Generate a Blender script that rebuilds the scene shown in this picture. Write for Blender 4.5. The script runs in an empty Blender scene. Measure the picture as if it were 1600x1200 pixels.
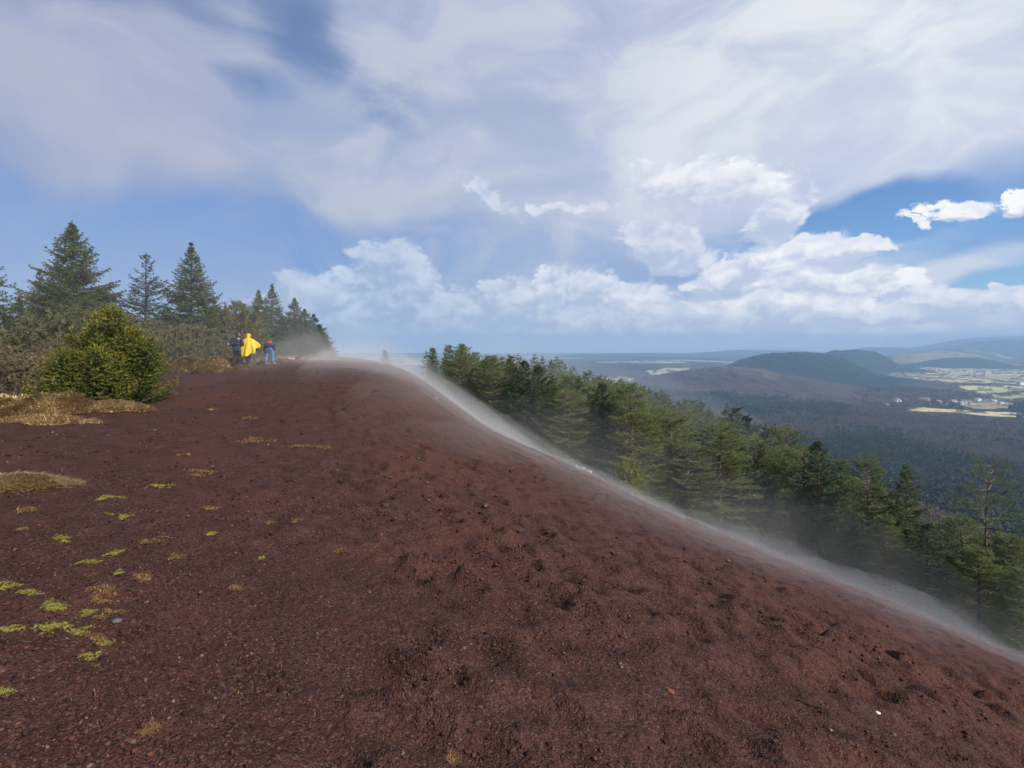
import bpy, math, random
import numpy as np
from mathutils import Vector, Matrix

sc = bpy.context.scene
# ------------------------------------------------------------------ camera
cam_d = bpy.data.cameras.new("camera"); cam = bpy.data.objects.new("camera", cam_d)
sc.collection.objects.link(cam); sc.camera = cam
cam.location = (0, 0, 0)
cam.rotation_euler = (math.radians(90), 0, 0)
cam_d.sensor_width = 36.0; cam_d.lens = 18.0          # 90 degrees across
cam_d.shift_y = -60.0 / 1600.0
cam_d.clip_start = 0.05; cam_d.clip_end = 60000
# ------------------------------------------------------------------ exposure
sc.render.engine = 'CYCLES'
sc.view_settings.view_transform = 'Standard'
sc.view_settings.look = 'None'
sc.view_settings.gamma = 1.0
sc.view_settings.exposure = 0.2
sc.cycles.use_denoising = True
sc.cycles.max_bounces = 6
sc.cycles.diffuse_bounces = 2
sc.cycles.glossy_bounces = 1
sc.cycles.transmission_bounces = 2
sc.cycles.volume_bounces = 0
sc.cycles.transparent_max_bounces = 8
sc.cycles.use_adaptive_sampling = True
sc.cycles.adaptive_threshold = 0.02
sc.render.use_persistent_data = False
# ------------------------------------------------------------------ sun
SUN_AZ, SUN_EL = math.radians(128), math.radians(38)   # azimuth from +Y towards +X
sun_d = bpy.data.lights.new("sun", 'SUN'); sun = bpy.data.objects.new("sun", sun_d)
sc.collection.objects.link(sun)
sun_d.energy = 5.0; sun_d.angle = math.radians(0.5); sun_d.color = (1.0, 0.93, 0.82)
sdir = Vector((math.sin(SUN_AZ) * math.cos(SUN_EL), math.cos(SUN_AZ) * math.cos(SUN_EL), math.sin(SUN_EL)))
sun.rotation_euler = (-sdir).to_track_quat('-Z', 'Y').to_euler()

# ------------------------------------------------------------------ world: nishita sky and procedural clouds, all by direction
W = bpy.data.worlds.new("World"); sc.world = W; W.use_nodes = True
class NT:
    """tiny helper to write node graphs as expressions"""
    def __init__(s, t): s.t = t
    def n(s, kind, **kw):
        nd = s.t.nodes.new(kind)
        for k, v in kw.items(): setattr(nd, k, v)
        return nd
    def put(s, sock, v):
        if hasattr(v, 'is_linked') or isinstance(v, bpy.types.NodeSocket): s.t.links.new(v, sock)
        else: sock.default_value = v
    def m(s, op, a, b=None, c=None, clamp=False):
        nd = s.n('ShaderNodeMath', operation=op); nd.use_clamp = clamp
        s.put(nd.inputs[0], a)
        if b is not None: s.put(nd.inputs[1], b)
        if c is not None: s.put(nd.inputs[2], c)
        return nd.outputs[0]
    def v(s, op, a, b=None, scale=None):
        nd = s.n('ShaderNodeVectorMath', operation=op)
        s.put(nd.inputs[0], a)
        if b is not None: s.put(nd.inputs[1], b)
        if scale is not None: s.put(nd.inputs['Scale'], scale)
        return nd.outputs['Value'] if op in ('DOT_PRODUCT', 'LENGTH') else nd.outputs[0]
    def noise(s, vec, scale, detail=4, rough=0.5, lac=2.0, dist=0.0, col=False, dim='3D'):
        nd = s.n('ShaderNodeTexNoise', noise_dimensions=dim); s.put(nd.inputs['Vector'], vec)
        nd.inputs['Scale'].default_value = scale; nd.inputs['Detail'].default_value = detail
        nd.inputs['Roughness'].default_value = rough; nd.inputs['Lacunarity'].default_value = lac
        nd.inputs['Distortion'].default_value = dist
        return nd.outputs['Color' if col else 'Fac']
    def ss(s, x, lo, hi, a=0.0, b=1.0):
        nd = s.n('ShaderNodeMapRange', interpolation_type='SMOOTHSTEP')
        s.put(nd.inputs['Value'], x)
        for i, q in zip((1, 2, 3, 4), (lo, hi, a, b)): s.put(nd.inputs[i], q)
        return nd.outputs[0]
    def lin(s, x, lo, hi, a=0.0, b=1.0):
        nd = s.n('ShaderNodeMapRange'); s.put(nd.inputs['Value'], x)
        for i, q in zip((1, 2, 3, 4), (lo, hi, a, b)): s.put(nd.inputs[i], q)
        return nd.outputs[0]
    def mix(s, f, a, b, mode='MIX'):
        nd = s.n('ShaderNodeMix', data_type='RGBA', blend_type=mode)
        s.put(nd.inputs[0], f)
        s.put(nd.inputs[6], a if not isinstance(a, tuple) or len(a) == 4 else (*a, 1))
        s.put(nd.inputs[7], b if not isinstance(b, tuple) or len(b) == 4 else (*b, 1))
        return nd.outputs[2]
    def comb(s, x, y, z):
        nd = s.n('ShaderNodeCombineXYZ')
        for i, q in enumerate((x, y, z)): s.put(nd.inputs[i], q)
        return nd.outputs[0]
    def sep(s, v):
        nd = s.n('ShaderNodeSeparateXYZ'); s.put(nd.inputs[0], v); return nd.outputs

def sky_pt(px, py):
    """a bearing seen in the photograph -> (azimuth, tangent of elevation)"""
    a = math.atan((px - 800) / 800.0)
    return a, (540 - py) / 800.0 * math.cos(a), math.cos(a)

def blob(g, P, px, py, rx, ry, rot=0.0, w=1.0):
    a, e, c = sky_pt(px, py)
    mp = g.n('ShaderNodeMapping', vector_type='TEXTURE')
    g.t.links.new(P, mp.inputs[0])
    mp.inputs['Location'].default_value = (a, e, 0)
    mp.inputs['Rotation'].default_value = (0, 0, math.radians(rot))
    mp.inputs['Scale'].default_value = (rx * c * c / 800.0 * (1.0 if c > .8 else .95), ry * c / 800.0, 1)
    gr = g.n('ShaderNodeTexGradient', gradient_type='SPHERICAL')
    g.t.links.new(mp.outputs[0], gr.inputs[0])
    o = gr.outputs['Fac']
    return o if w == 1.0 else g.m('MULTIPLY', o, w)

def cloud_group():
    """direction in, heaped-cloud density out; used twice so the clouds can be shaded from their sunlit side"""
    t = bpy.data.node_groups.new("heaped_clouds", 'ShaderNodeTree')
    t.interface.new_socket("P", in_out='INPUT', socket_type='NodeSocketVector')
    t.interface.new_socket("F", in_out='OUTPUT', socket_type='NodeSocketFloat')
    gi = t.nodes.new('NodeGroupInput'); go = t.nodes.new('NodeGroupOutput'); g = NT(t)
    P0 = gi.outputs[0]
    Q = g.v('MULTIPLY', P0, (1, 1.5, 0))
    wn = g.v('SUBTRACT', g.noise(Q, 10.0, 6, 0.6, col=True, dim='2D'), (0.5, 0.5, 0.5))
    P = g.v('ADD', P0, g.v('MULTIPLY', wn, (0.11, 0.06, 0)))
    B = [(490,455,85,34,0,1),(605,440,70,60,0,1.3),(640,458,60,50,0,1.2),(525,512,34,28,0,1),(600,498,130,42,0,1.1),
         (772,468,36,36,0,1),(722,492,46,26,0,1),(858,452,50,38,0,1.1),(925,452,46,38,0,1.1),(850,490,190,52,0,1.2),(700,505,120,34,0,1),(1060,500,140,34,0,1),
         (985,472,90,38,0,1),(1215,398,100,26,10,1.2),(1300,388,76,14,4,1.3),(1130,425,60,24,20,1),(1195,478,200,26,0,1.2),
         (1385,478,190,24,0,1.2),(1560,474,120,24,10,1.3),(1404,442,46,20,12,1.0),(1500,330,66,13,10,.95),(1600,312,50,13,20,.95),
         (1432,352,16,12,0,1.0),(1110,285,150,44,-12,.9),(1205,338,50,34,-40,1.1),(1045,385,90,40,-20,.8),(765,300,60,22,-35,.62),
         (880,322,120,12,0,.60),(950,538,160,9,0,1.2),(770,548,60,8,0,1.1),(1120,538,90,8,0,1.0),(610,545,80,9,0,.8),
         (1250,430,150,36,0,.8),(1560,498,120,12,0,1),(960,522,440,24,0,.85),(1370,518,340,24,0,.85),(700,528,220,20,0,.8)]
    acc = None
    for b in B:
        o = blob(g, P, b[0], b[1] + b[3] * .18, b[2] * 1.35, b[3] * 1.6, rot=b[4], w=b[5])
        acc = o if acc is None else g.m('MAXIMUM', acc, o)
    n1 = g.noise(Q, 20.0, 6, 0.62, dim='2D')
    vo = g.n('ShaderNodeTexVoronoi', feature='F1', voronoi_dimensions='2D'); g.put(vo.inputs['Vector'], g.v('ADD', Q, g.v('MULTIPLY', wn, (.10, .10, 0))))
    vo.inputs['Scale'].default_value = 26; vo.inputs['Detail'].default_value = 1.5; vo.inputs['Roughness'].default_value = .6
    f = g.m('ADD', g.ss(acc, 0.0, 0.75, 0.0, 1.5), g.m('MULTIPLY', g.m('SUBTRACT', n1, 0.5), 1.2))
    f = g.m('ADD', f, g.m('MULTIPLY', g.m('SUBTRACT', 0.42, vo.outputs['Distance']), 0.55))
    f = g.m('MULTIPLY', f, g.ss(acc, 0.0, 0.08))
    t.links.new(f, go.inputs[0])
    t.interface.new_socket("N", in_out='OUTPUT', socket_type='NodeSocketFloat')
    t.links.new(g.m('SUBTRACT', n1, g.m('MULTIPLY', vo.outputs['Distance'], .5)), go.inputs[1])
    return t

def build_world():
    t = W.node_tree; t.nodes.clear(); g = NT(t)
    out = g.n('ShaderNodeOutputWorld'); bg = g.n('ShaderNodeBackground')
    t.links.new(bg.outputs[0], out.inputs[0])
    sky = g.n('ShaderNodeTexSky', sky_type='NISHITA')
    sky.sun_disc = False; sky.sun_elevation = SUN_EL; sky.sun_rotation = SUN_AZ
    sky.altitude = 1100; sky.air_density = 1.2; sky.dust_density = 0.6; sky.ozone_density = 2.0
    D = g.v('NORMALIZE', g.n('ShaderNodeTexCoord').outputs['Generated'])
    x, y, z = g.sep(D)
    hor = g.m('SQRT', g.m('ADD', g.m('MULTIPLY', x, x), g.m('MULTIPLY', y, y)))
    te = g.m('MINIMUM', g.m('DIVIDE', z, g.m('MAXIMUM', hor, 0.02)), 4.0)
    az = g.m('ARCTAN2', x, y)
    P = g.comb(az, te, 0.0)
    S = 0.1
    # ---- thin high veil
    wv = g.v('SUBTRACT', g.noise(P, 2.6, 3, 0.5, col=True, dim='2D'), (0.5, 0.5, 0.5))
    Pv = g.v('ADD', P, g.v('MULTIPLY', wv, (0.26, 0.16, 0)))
    V = [(0,150,560,200,0,1.5),(300,190,480,170,-12,1.3),(540,275,230,84,-8,1.1),(850,490,620,120,0,.6),(620,330,500,100,0,.30),
         (1180,60,760,300,0,1.6),(1500,170,420,180,12,1.3),(840,130,520,260,-20,.9),(760,290,300,120,0,.55),(1060,330,420,170,0,.75),
         (1290,480,480,80,0,.95),(1500,405,230,26,20,1.1),(1100,200,500,180,0,.9),(700,-150,900,260,0,1.1),(1580,540,300,60,0,.6),
         (520,120,300,260,0,.55)]
    Nn = [(462,60,56,140,-8,.95),(395,150,60,30,-40,.8),(590,190,90,90,-35,.5),(1330,348,190,46,6,1.6),(1560,425,150,30,10,1.2),(300,320,500,60,0,.3)]
    acc = None
    for b in V:
        o = blob(g, Pv, *b[:4], rot=b[4], w=b[5]); acc = o if acc is None else g.m('ADD', acc, o)
    acc = g.m('MINIMUM', acc, 1.0)
    for b in Nn:
        acc = g.m('SUBTRACT', acc, blob(g, Pv, *b[:4], rot=b[4], w=b[5]))
    R = g.n('ShaderNodeMapping'); t.links.new(Pv, R.inputs[0]); R.inputs['Rotation'].default_value = (0, 0, .5); R.inputs['Scale'].default_value = (1, 1.9, 1)
    nv = g.noise(R.outputs[0], 3.6, 8, 0.58, dist=0.3, dim='2D')
    f = g.m('ADD', acc, g.m('MULTIPLY', g.m('SUBTRACT', nv, 0.5), 1.25))
    side = g.ss(y, 0.35, -0.1)
    f = g.m('ADD', f, g.m('MULTIPLY', side, g.ss(g.noise(P, 1.6, 3, 0.55, dim='2D'), 0.45, 0.62, 0.0, 0.9)))
    va = g.ss(f, -0.15, 1.10, 0.0, 0.97)
    # ---- blue
    blue = g.mix(1.0, sky.outputs[0], (0.62 * S, 0.84 * S, 1.14 * S, 1), 'MULTIPLY')
    clear = g.m('MAXIMUM', blob(g, P, 1340, 355, 420, 110, 6, 1.4), blob(g, P, 1580, 430, 220, 60, 6, 1.4))
    clear = g.ss(clear, 0.05, 0.75)
    milk = g.m('SUBTRACT', 0.84, g.m('MULTIPLY', clear, 0.84))
    col = g.mix(milk, blue, g.mix(g.ss(te, .25, .6), (0.170, 0.275, 0.53), (0.145, 0.205, 0.38)))
    lum = g.lin(az, -0.8, 0.7, 0.0, 1.0)
    vcol = g.mix(lum, (0.37, 0.41, 0.52), (0.64, 0.67, 0.74))
    tex = g.ss(nv, 0.36, 0.66)
    vcol = g.mix(tex, g.mix(1.0, vcol, (0.78, 0.83, 0.95, 1), 'MULTIPLY'), vcol)
    pink = blob(g, Pv, 210, 150, 330, 230, 0, 0.55)
    vcol = g.mix(pink, vcol, (0.47, 0.45, 0.55))
    glow = g.m('MULTIPLY', blob(g, Pv, 1330, 90, 620, 360, 0, 1.0), g.lin(tex, 0, 1, .55, 1.0))
    vcol = g.mix(glow, vcol, (0.78, 0.79, 0.80))
    col = g.mix(va, col, vcol)
    # ---- heaped clouds
    cg = cloud_group()
    def dens(Pq):
        nd = g.n('ShaderNodeGroup'); nd.node_tree = cg
        t.links.new(Pq, nd.inputs[0]); return nd.outputs
    f0, n0 = dens(P)[:2]
    f1, n1 = dens(g.v('ADD', P, (0.009, 0.019, 0)))[:2]
    ca = g.ss(f0, 0.06, 0.72)
    lit = g.ss(g.m('ADD', g.m('SUBTRACT', f0, f1), g.m('MULTIPLY', g.m('SUBTRACT', n0, n1), -1.0)), -0.75, 0.55)
    lit = g.m('ADD', lit, g.m('MULTIPLY', g.m('SUBTRACT', n0, 0.28), 1.1), clamp=True)
    right = g.lin(az, -0.3, 0.5, 0.0, 1.0)
    base = g.ss(g.noise(P, 7, 3, .5, dim='2D'), .35, .65, 0, .35)
    dark = g.mix(right, (0.35, 0.43, 0.60), (0.52, 0.57, 0.71))
    lite = g.mix(right, (0.64, 0.70, 0.80), (0.98, 0.96, 0.93))
    cc = g.mix(g.m('SUBTRACT', lit, base, clamp=True), dark, lite)
    near_cov = g.m('MULTIPLY', ca, g.lin(right, 0.0, 1.0, 0.80, 0.97))
    up = blob(g, P, 1000, 320, 400, 130, 0, 1.6)
    near_cov = g.m('MULTIPLY', near_cov, g.m('SUBTRACT', 1.0, g.m('MULTIPLY', g.m('MINIMUM', up, 1.0), 0.30)))
    col = g.mix(near_cov, col, cc)
    band = g.ss(te, 0.045, 0.0, 0.0, 0.7)
    col = g.mix(band, col, g.mix(right, (0.50, 0.62, 0.84), (0.80, 0.85, 0.95)))
    t.links.new(col, bg.inputs[0]); bg.inputs[1].default_value = 1.0
build_world()
W.cycles.sampling_method = 'MANUAL'; W.cycles.sample_map_resolution = 256
# ================================================================== helpers
rng = np.random.default_rng(7)
def mesh(name, V, F, mats=(), midx=None, smooth=False):
    """V (n,3) float, F list of (m,k) int arrays (k = 3 or 4)"""
    me = bpy.data.meshes.new(name)
    if isinstance(F, np.ndarray): F = [F]
    F = [f for f in F if len(f)]
    V = np.ascontiguousarray(V, dtype=np.float32)
    me.vertices.add(len(V)); me.vertices.foreach_set('co', V.ravel())
    nl = sum(f.size for f in F); nf = sum(len(f) for f in F)
    me.loops.add(nl); me.polygons.add(nf)
    me.loops.foreach_set('vertex_index', np.concatenate([f.ravel() for f in F]).astype(np.int32))
    tot = np.concatenate([np.full(len(f), f.shape[1], np.int32) for f in F])
    st = np.zeros(nf, np.int32); st[1:] = np.cumsum(tot)[:-1]
    me.polygons.foreach_set('loop_start', st); me.polygons.foreach_set('loop_total', tot)
    if midx is not None: me.polygons.foreach_set('material_index', np.asarray(midx, np.int32))
    if smooth: me.polygons.foreach_set('use_smooth', np.ones(nf, bool))
    for m in mats: me.materials.append(m)
    me.update(calc_edges=True)
    return me
def attr(me, name, vals):
    a = me.attributes.new(name, 'FLOAT', 'POINT'); a.data.foreach_set('value', np.asarray(vals, np.float32))
def cattr(me, name, rgb):
    a = me.attributes.new(name, 'FLOAT_COLOR', 'POINT')
    c = np.ones((len(rgb), 4), np.float32); c[:, :3] = rgb; a.data.foreach_set('color', c.ravel())
def link(name, me, parent=None):
    o = bpy.data.objects.new(name, me); sc.collection.objects.link(o)
    if parent is not None: o.parent = parent
    return o
def tag(o, label=None, cat=None, group=None, kind=None):
    if label: o['label'] = label
    if cat: o['category'] = cat
    if group: o['group'] = group
    if kind: o['kind'] = kind
    return o
def empty(name, loc=(0, 0, 0), rz=0.0, s=1.0):
    o = bpy.data.objects.new(name, None); sc.collection.objects.link(o)
    o.empty_display_size = .3
    o.location = loc; o.rotation_euler = (0, 0, rz); o.scale = (s, s, s) if not isinstance(s, tuple) else s
    return o
def copy_tree(o, parent=None):
    c = o.copy(); sc.collection.objects.link(c)
    for k in ('label', 'group'):
        if k in c and parent is None: del c[k]
    c.parent = parent
    for ch in o.children: copy_tree(ch, c)
    return c
# value noise, fully vectorised
def _h(ix, iy, seed):
    n = (ix.astype(np.int64) * 374761393 + iy.astype(np.int64) * 668265263 + seed * 1442695041) & 0xFFFFFFFF
    n = ((n ^ (n >> 13)) * 1274126177) & 0xFFFFFFFF
    n = n ^ (n >> 16)
    return (n & 0xFFFFFF).astype(np.float32) / float(0xFFFFFF)
def vnoise(x, y, seed=0):
    ix = np.floor(x); iy = np.floor(y); fx = (x - ix).astype(np.float32); fy = (y - iy).astype(np.float32)
    ix = ix.astype(np.int64); iy = iy.astype(np.int64)
    fx = fx * fx * (3 - 2 * fx); fy = fy * fy * (3 - 2 * fy)
    a = _h(ix, iy, seed); b = _h(ix + 1, iy, seed); c = _h(ix, iy + 1, seed); d = _h(ix + 1, iy + 1, seed)
    return (a + (b - a) * fx) * (1 - fy) + (c + (d - c) * fx) * fy - 0.5
def fbm(x, y, octv=4, seed=0, gain=0.5):
    s = 0; a = 1.0
    for o in range(octv):
        c, q = math.cos(o * 1.1), math.sin(o * 1.1)
        s = s + a * vnoise((x * c - y * q) * 2 ** o + 17.3 * o, (x * q + y * c) * 2 ** o - 9.1 * o, seed + o); a *= gain
    return s
def sstep(x, a, b):
    t = np.clip((x - a) / (b - a), 0, 1); return t * t * (3 - 2 * t)

# ================================================================== materials
def mat(name, rough=0.9, spec=0.2):
    m = bpy.data.materials.new(name); m.use_nodes = True
    t = m.node_tree; g = NT(t); p = t.nodes['Principled BSDF']
    p.inputs['Roughness'].default_value = rough
    p.inputs['Specular IOR Level'].default_value = spec
    return m, t, g, p
def plain(name, c, rough=0.8, spec=0.2, var=0.15, scale=6.0, bump=0.0):
    m, t, g, p = mat(name, rough, spec)
    co = g.n('ShaderNodeTexCoord').outputs['Object']
    n = g.noise(co, scale, 4, .6)
    t.links.new(g.mix(g.ss(n, .3, .7), tuple(q * (1 - var) for q in c), tuple(min(1, q * (1 + var)) for q in c)), p.inputs['Base Color'])
    if bump:
        b = g.n('ShaderNodeBump'); b.inputs['Strength'].default_value = bump; b.inputs['Distance'].default_value = .02
        t.links.new(n, b.inputs['Height']); t.links.new(b.outputs[0], p.inputs['Normal'])
    return m
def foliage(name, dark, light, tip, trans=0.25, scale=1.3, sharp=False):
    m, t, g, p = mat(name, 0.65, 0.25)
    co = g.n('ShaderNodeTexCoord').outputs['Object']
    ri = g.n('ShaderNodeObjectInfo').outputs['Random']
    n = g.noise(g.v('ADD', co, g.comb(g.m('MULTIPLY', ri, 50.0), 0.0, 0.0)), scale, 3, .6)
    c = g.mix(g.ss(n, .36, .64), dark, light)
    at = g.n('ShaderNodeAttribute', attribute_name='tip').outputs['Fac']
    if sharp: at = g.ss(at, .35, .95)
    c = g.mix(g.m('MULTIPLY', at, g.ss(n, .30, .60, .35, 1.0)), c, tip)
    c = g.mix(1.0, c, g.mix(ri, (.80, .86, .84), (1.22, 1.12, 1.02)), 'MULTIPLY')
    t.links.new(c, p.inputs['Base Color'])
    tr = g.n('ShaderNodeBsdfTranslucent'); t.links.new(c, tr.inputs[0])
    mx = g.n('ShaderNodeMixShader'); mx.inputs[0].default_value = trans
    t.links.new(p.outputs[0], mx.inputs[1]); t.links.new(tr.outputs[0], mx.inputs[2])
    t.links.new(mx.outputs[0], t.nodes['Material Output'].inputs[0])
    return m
M = {}
M['bark'] = plain('bark', (.10, .075, .055), .95, .1, .4, 9, .6)
M['bark_pale'] = plain('bark_pale', (.17, .13, .10), .95, .1, .35, 9, .6)
M['spruce'] = foliage('spruce_needles', (.066, .098, .042), (.110, .145, .058), (.16, .18, .072), .38)
M['spruce_blue'] = foliage('blue_green_needles', (.060, .088, .056), (.092, .125, .076), (.13, .16, .095), .35)
M['pine'] = foliage('pine_needles', (.095, .142, .052), (.150, .200, .076), (.20, .24, .095), .42)
M['bush'] = foliage('young_spruce_needles', (.036, .074, .017), (.080, .120, .022), (.32, .28, .038), scale=.9, sharp=True)
M['olive'] = foliage('olive_scrub', (.080, .092, .040), (.135, .140, .062), (.20, .18, .09))
M['brown'] = foliage('brown_scrub', (.11, .095, .058), (.19, .155, .09), (.27, .22, .13))
M['yellow'] = foliage('yellow_green_leaves', (.17, .19, .026), (.30, .31, .035), (.40, .38, .055))
M['far_conifer'] = foliage('far_conifer', (.022, .034, .024), (.040, .055, .036), (.05, .065, .04), scale=.012)  # base colour kept dark: cloud shade over the valley is put into it
M['far_bare'] = foliage('bare_wood', (.070, .055, .052), (.115, .090, .080), (.13, .10, .09), scale=.012)

def scoria_mat():
    m, t, g, p = mat('scoria', .95, .12)
    co = g.n('ShaderNodeTexCoord').outputs['Object']
    big = g.noise(co, .35, 3, .6); med = g.noise(co, 3.0, 5, .65); fin = g.noise(co, 45.0, 4, .7)
    vo = g.n('ShaderNodeTexVoronoi'); g.put(vo.inputs['Vector'], co); vo.inputs['Scale'].default_value = 75
    vs = g.sep(vo.outputs['Color'])[0]
    c = g.mix(g.ss(med, .32, .68), (.053, .0230, .0185), (.083, .0375, .030))
    c = g.mix(g.ss(big, .45, .66), c, (.092, .037, .026))
    c = g.mix(g.ss(fin, .52, .70, 0, .7), c, (.034, .018, .0145))
    c = g.mix(g.m('GREATER_THAN', vs, .86), c, (.10, .060, .047))
    c = g.mix(g.m('LESS_THAN', vs, .10), c, (.028, .018, .015))
    # litter and dry soil under the trees, from the ground's own cover map
    veg = g.n('ShaderNodeAttribute', attribute_name='veg').outputs['Fac']
    lit = g.mix(g.ss(med, .35, .65), (.085, .066, .034), (.175, .125, .07))
    c = g.mix(g.ss(g.m('ADD', veg, g.m('MULTIPLY', g.m('SUBTRACT', med, .5), .7)), .35, .65), c, lit)
    t.links.new(c, p.inputs['Base Color'])
    # bump in metres
    hgt = g.m('ADD', g.m('MULTIPLY', fin, .022), g.m('MULTIPLY', g.m('SUBTRACT', 1.0, vo.outputs['Distance']), .014))
    hgt = g.m('ADD', hgt, g.m('MULTIPLY', g.noise(co, 14.0, 4, .65), .05))
    b = g.n('ShaderNodeBump'); b.inputs['Strength'].default_value = .9; b.inputs['Distance'].default_value = 1.0
    t.links.new(hgt, b.inputs['Height']); t.links.new(b.outputs[0], p.inputs['Normal'])
    return m
M['scoria'] = scoria_mat()

# ================================================================== the lie of the land
DXS = np.array([-2.6, -1.6, -1.0, -.75, -.53, -.44, -.375, -.30, -.25, -.20, -.05, .125, .30, .50, .75, 1.0, 1.6, 2.6])
SIL = np.array([.02, -.02, -.055, -.037, -.023, -.016, -.017, -.022, -.030, -.040, -.165, -.2375, -.325, -.405, -.505, -.6125, -.85, -1.15])
EDG = np.array([60, 60, 60, 60, 60, 58, 56, 54, 50, 48, 34, 29, 27, 25, 23, 22, 20, 18.])
DC = np.array([-2.6, -1, -.5, -.3, -.2, -.16, -.09, .06, .16, .30, .41, .55, .70, .85, 1.0, 1.2, 2.6])
YR = np.array([60, 90, 130, 200, 350, 700.])
ZT = np.array([
 [-4,-9,-16,-40,-95,-165],[-4,-9,-16,-40,-95,-165],[-3.4,-9,-16,-40,-95,-165],[-3.6,-9,-18,-45,-100,-165],[-3.9,-9.5,-18,-45,-100,-165],
 [-5,-10,-17,-42,-100,-165],[-9.5,-12,-16,-38,-100,-165],[-17,-16.5,-13,-30,-95,-165],[-19,-20,-18.5,-34,-95,-165],
 [-24,-25,-23,-40,-95,-165],[-27.5,-30,-28,-46,-95,-165],[-33,-38,-38,-58,-98,-165],[-37,-47,-55,-80,-110,-168],
 [-41,-54,-70,-98,-125,-170],[-45,-60,-80,-110,-140,-172],[-50,-66,-88,-118,-150,-174],[-60,-80,-100,-130,-160,-176]])
FLOOR = -180.0
def near_z(dx, Y):
    S = np.interp(dx, DXS, SIL); E = np.interp(dx, DXS, EDG)
    Sn = np.interp(dx, [-2.6, -1.6, -1.0, -.7, -.4, -.1, .2, .6, 1.0, 1.6, 2.6], [.0, -.035, -.065, -.085, -.125, -.19, -.28, -.43, -.60, -.85, -1.2])
    w = sstep(Y, 4, 20); S = S * w + Sn * (1 - w)
    return -1.6 + (S + 3.2 / E) * Y - 1.6 * Y * Y / (E * E)
def build_base(cols, rows):
    DXg, Yg = np.meshgrid(cols, rows)              # rows x cols
    Z = near_z(DXg, Yg)
    # table beyond 60 m
    ly = np.log(rows); lr = np.log(YR)
    zt = np.stack([np.interp(cols, DC, ZT[:, k]) for k in range(len(YR))])      # row knots x cols
    zn = near_z(cols, np.full_like(cols, 44.0))
    kn = np.concatenate([[math.log(44.0)], lr, [math.log(1500)]])
    zz = np.vstack([zn[None], zt, np.full((1, len(cols)), FLOOR)])
    far = np.empty_like(Z)
    # cubic (pchip-like) interpolation along rows
    dz = np.diff(zz, axis=0) / np.diff(kn)[:, None]
    m = np.zeros_like(zz); m[1:-1] = (dz[1:] + dz[:-1]) / 2
    E = np.interp(cols, DXS, EDG); S = np.interp(cols, DXS, SIL)
    m[0] = ((S + 3.2 / E) - 3.2 * 44 / E ** 2) * 44
    m[-1] = 0
    for i, l in enumerate(ly):
        if rows[i] < 44: far[i] = Z[i]; continue
        if rows[i] >= 1500: far[i] = FLOOR; continue
        k = min(np.searchsorted(kn, l, side='right') - 1, len(kn) - 2)
        h = kn[k + 1] - kn[k]; t = (l - kn[k]) / h
        far[i] = ((2*t**3-3*t**2+1) * zz[k] + (t**3-2*t**2+t) * h * m[k] + (-2*t**3+3*t**2) * zz[k+1] + (t**3-t**2) * h * m[k+1])
    Z = np.where(Yg < 44, Z, far)
    return DXg, Yg, Z
def smooth_cols(Z, n):
    for _ in range(n):
        P = np.pad(Z, ((0, 0), (1, 1)), mode='edge'); Z = (P[:, :-2] + 2 * P[:, 1:-1] + P[:, 2:]) / 4
    return Z
# coarse lookup grid, used to stand things on the ground
LC = np.arange(-2.6, 2.601, .01); LR = np.exp(np.arange(math.log(.7), math.log(1600), .012))
_, _, LZ = build_base(LC, LR); LZ = smooth_cols(LZ, 40)
_P = np.pad(LZ, ((2, 2), (0, 0)), mode='edge')
LZ = (_P[:-4] + 2 * _P[1:-3] + 3 * _P[2:-2] + 2 * _P[3:-1] + _P[4:]) / 9
def gz0(x, Y):
    """height of the smooth ground at world x, y"""
    x = np.asarray(x, float); Y = np.asarray(Y, float)
    dx = np.clip(x / np.maximum(Y, .7), -2.59, 2.59); ly = (np.log(np.clip(Y, .7, 1590)) - math.log(.7)) / .012
    c = (dx + 2.6) / .01
    i = np.clip(ly.astype(int), 0, len(LR) - 2); j = np.clip(c.astype(int), 0, len(LC) - 2)
    fi = ly - i; fj = c - j
    return (LZ[i, j] * (1-fi) * (1-fj) + LZ[i+1, j] * fi * (1-fj) + LZ[i, j+1] * (1-fi) * fj + LZ[i+1, j+1] * fi * fj)
def relief(x, y):
    """lumps of the loose slope, fades out with distance"""
    f = 1 - sstep(y, 30, 60) * .6
    z = .12 * fbm(x * .28, y * .28, 3, 11) + .04 * fbm(x * 1.3, y * 1.3, 3, 21)
    # rills running down the fall line
    u = x * .91 + y * .4; w = -x * .4 + y * .91
    right = sstep(x / np.maximum(y, .5), -.35, .1)
    z = z + right * (.11 * fbm(u * .5, w * 1.7, 3, 31))
    return z * f
def gz(x, Y): return gz0(x, Y) + relief(np.asarray(x, float), np.asarray(Y, float))
def at(px, py_or_none, Y):
    """bearing of a pixel column at depth Y -> world x"""
    return (px - 800) / 800.0 * Y

cols = np.concatenate([np.arange(-2.5, -1.12, .02), np.arange(-1.12, 1.12, .0023), np.arange(1.12, 2.5, .02)])
rows = np.concatenate([np.exp(np.linspace(math.log(1.0), math.log(46), 800)), np.exp(np.linspace(math.log(46), math.log(100), 60))[1:]])
DXg, Yg = np.meshgrid(cols, rows); Xg = DXg * Yg
Zg = gz0(Xg, Yg) + relief(Xg, Yg)
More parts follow.
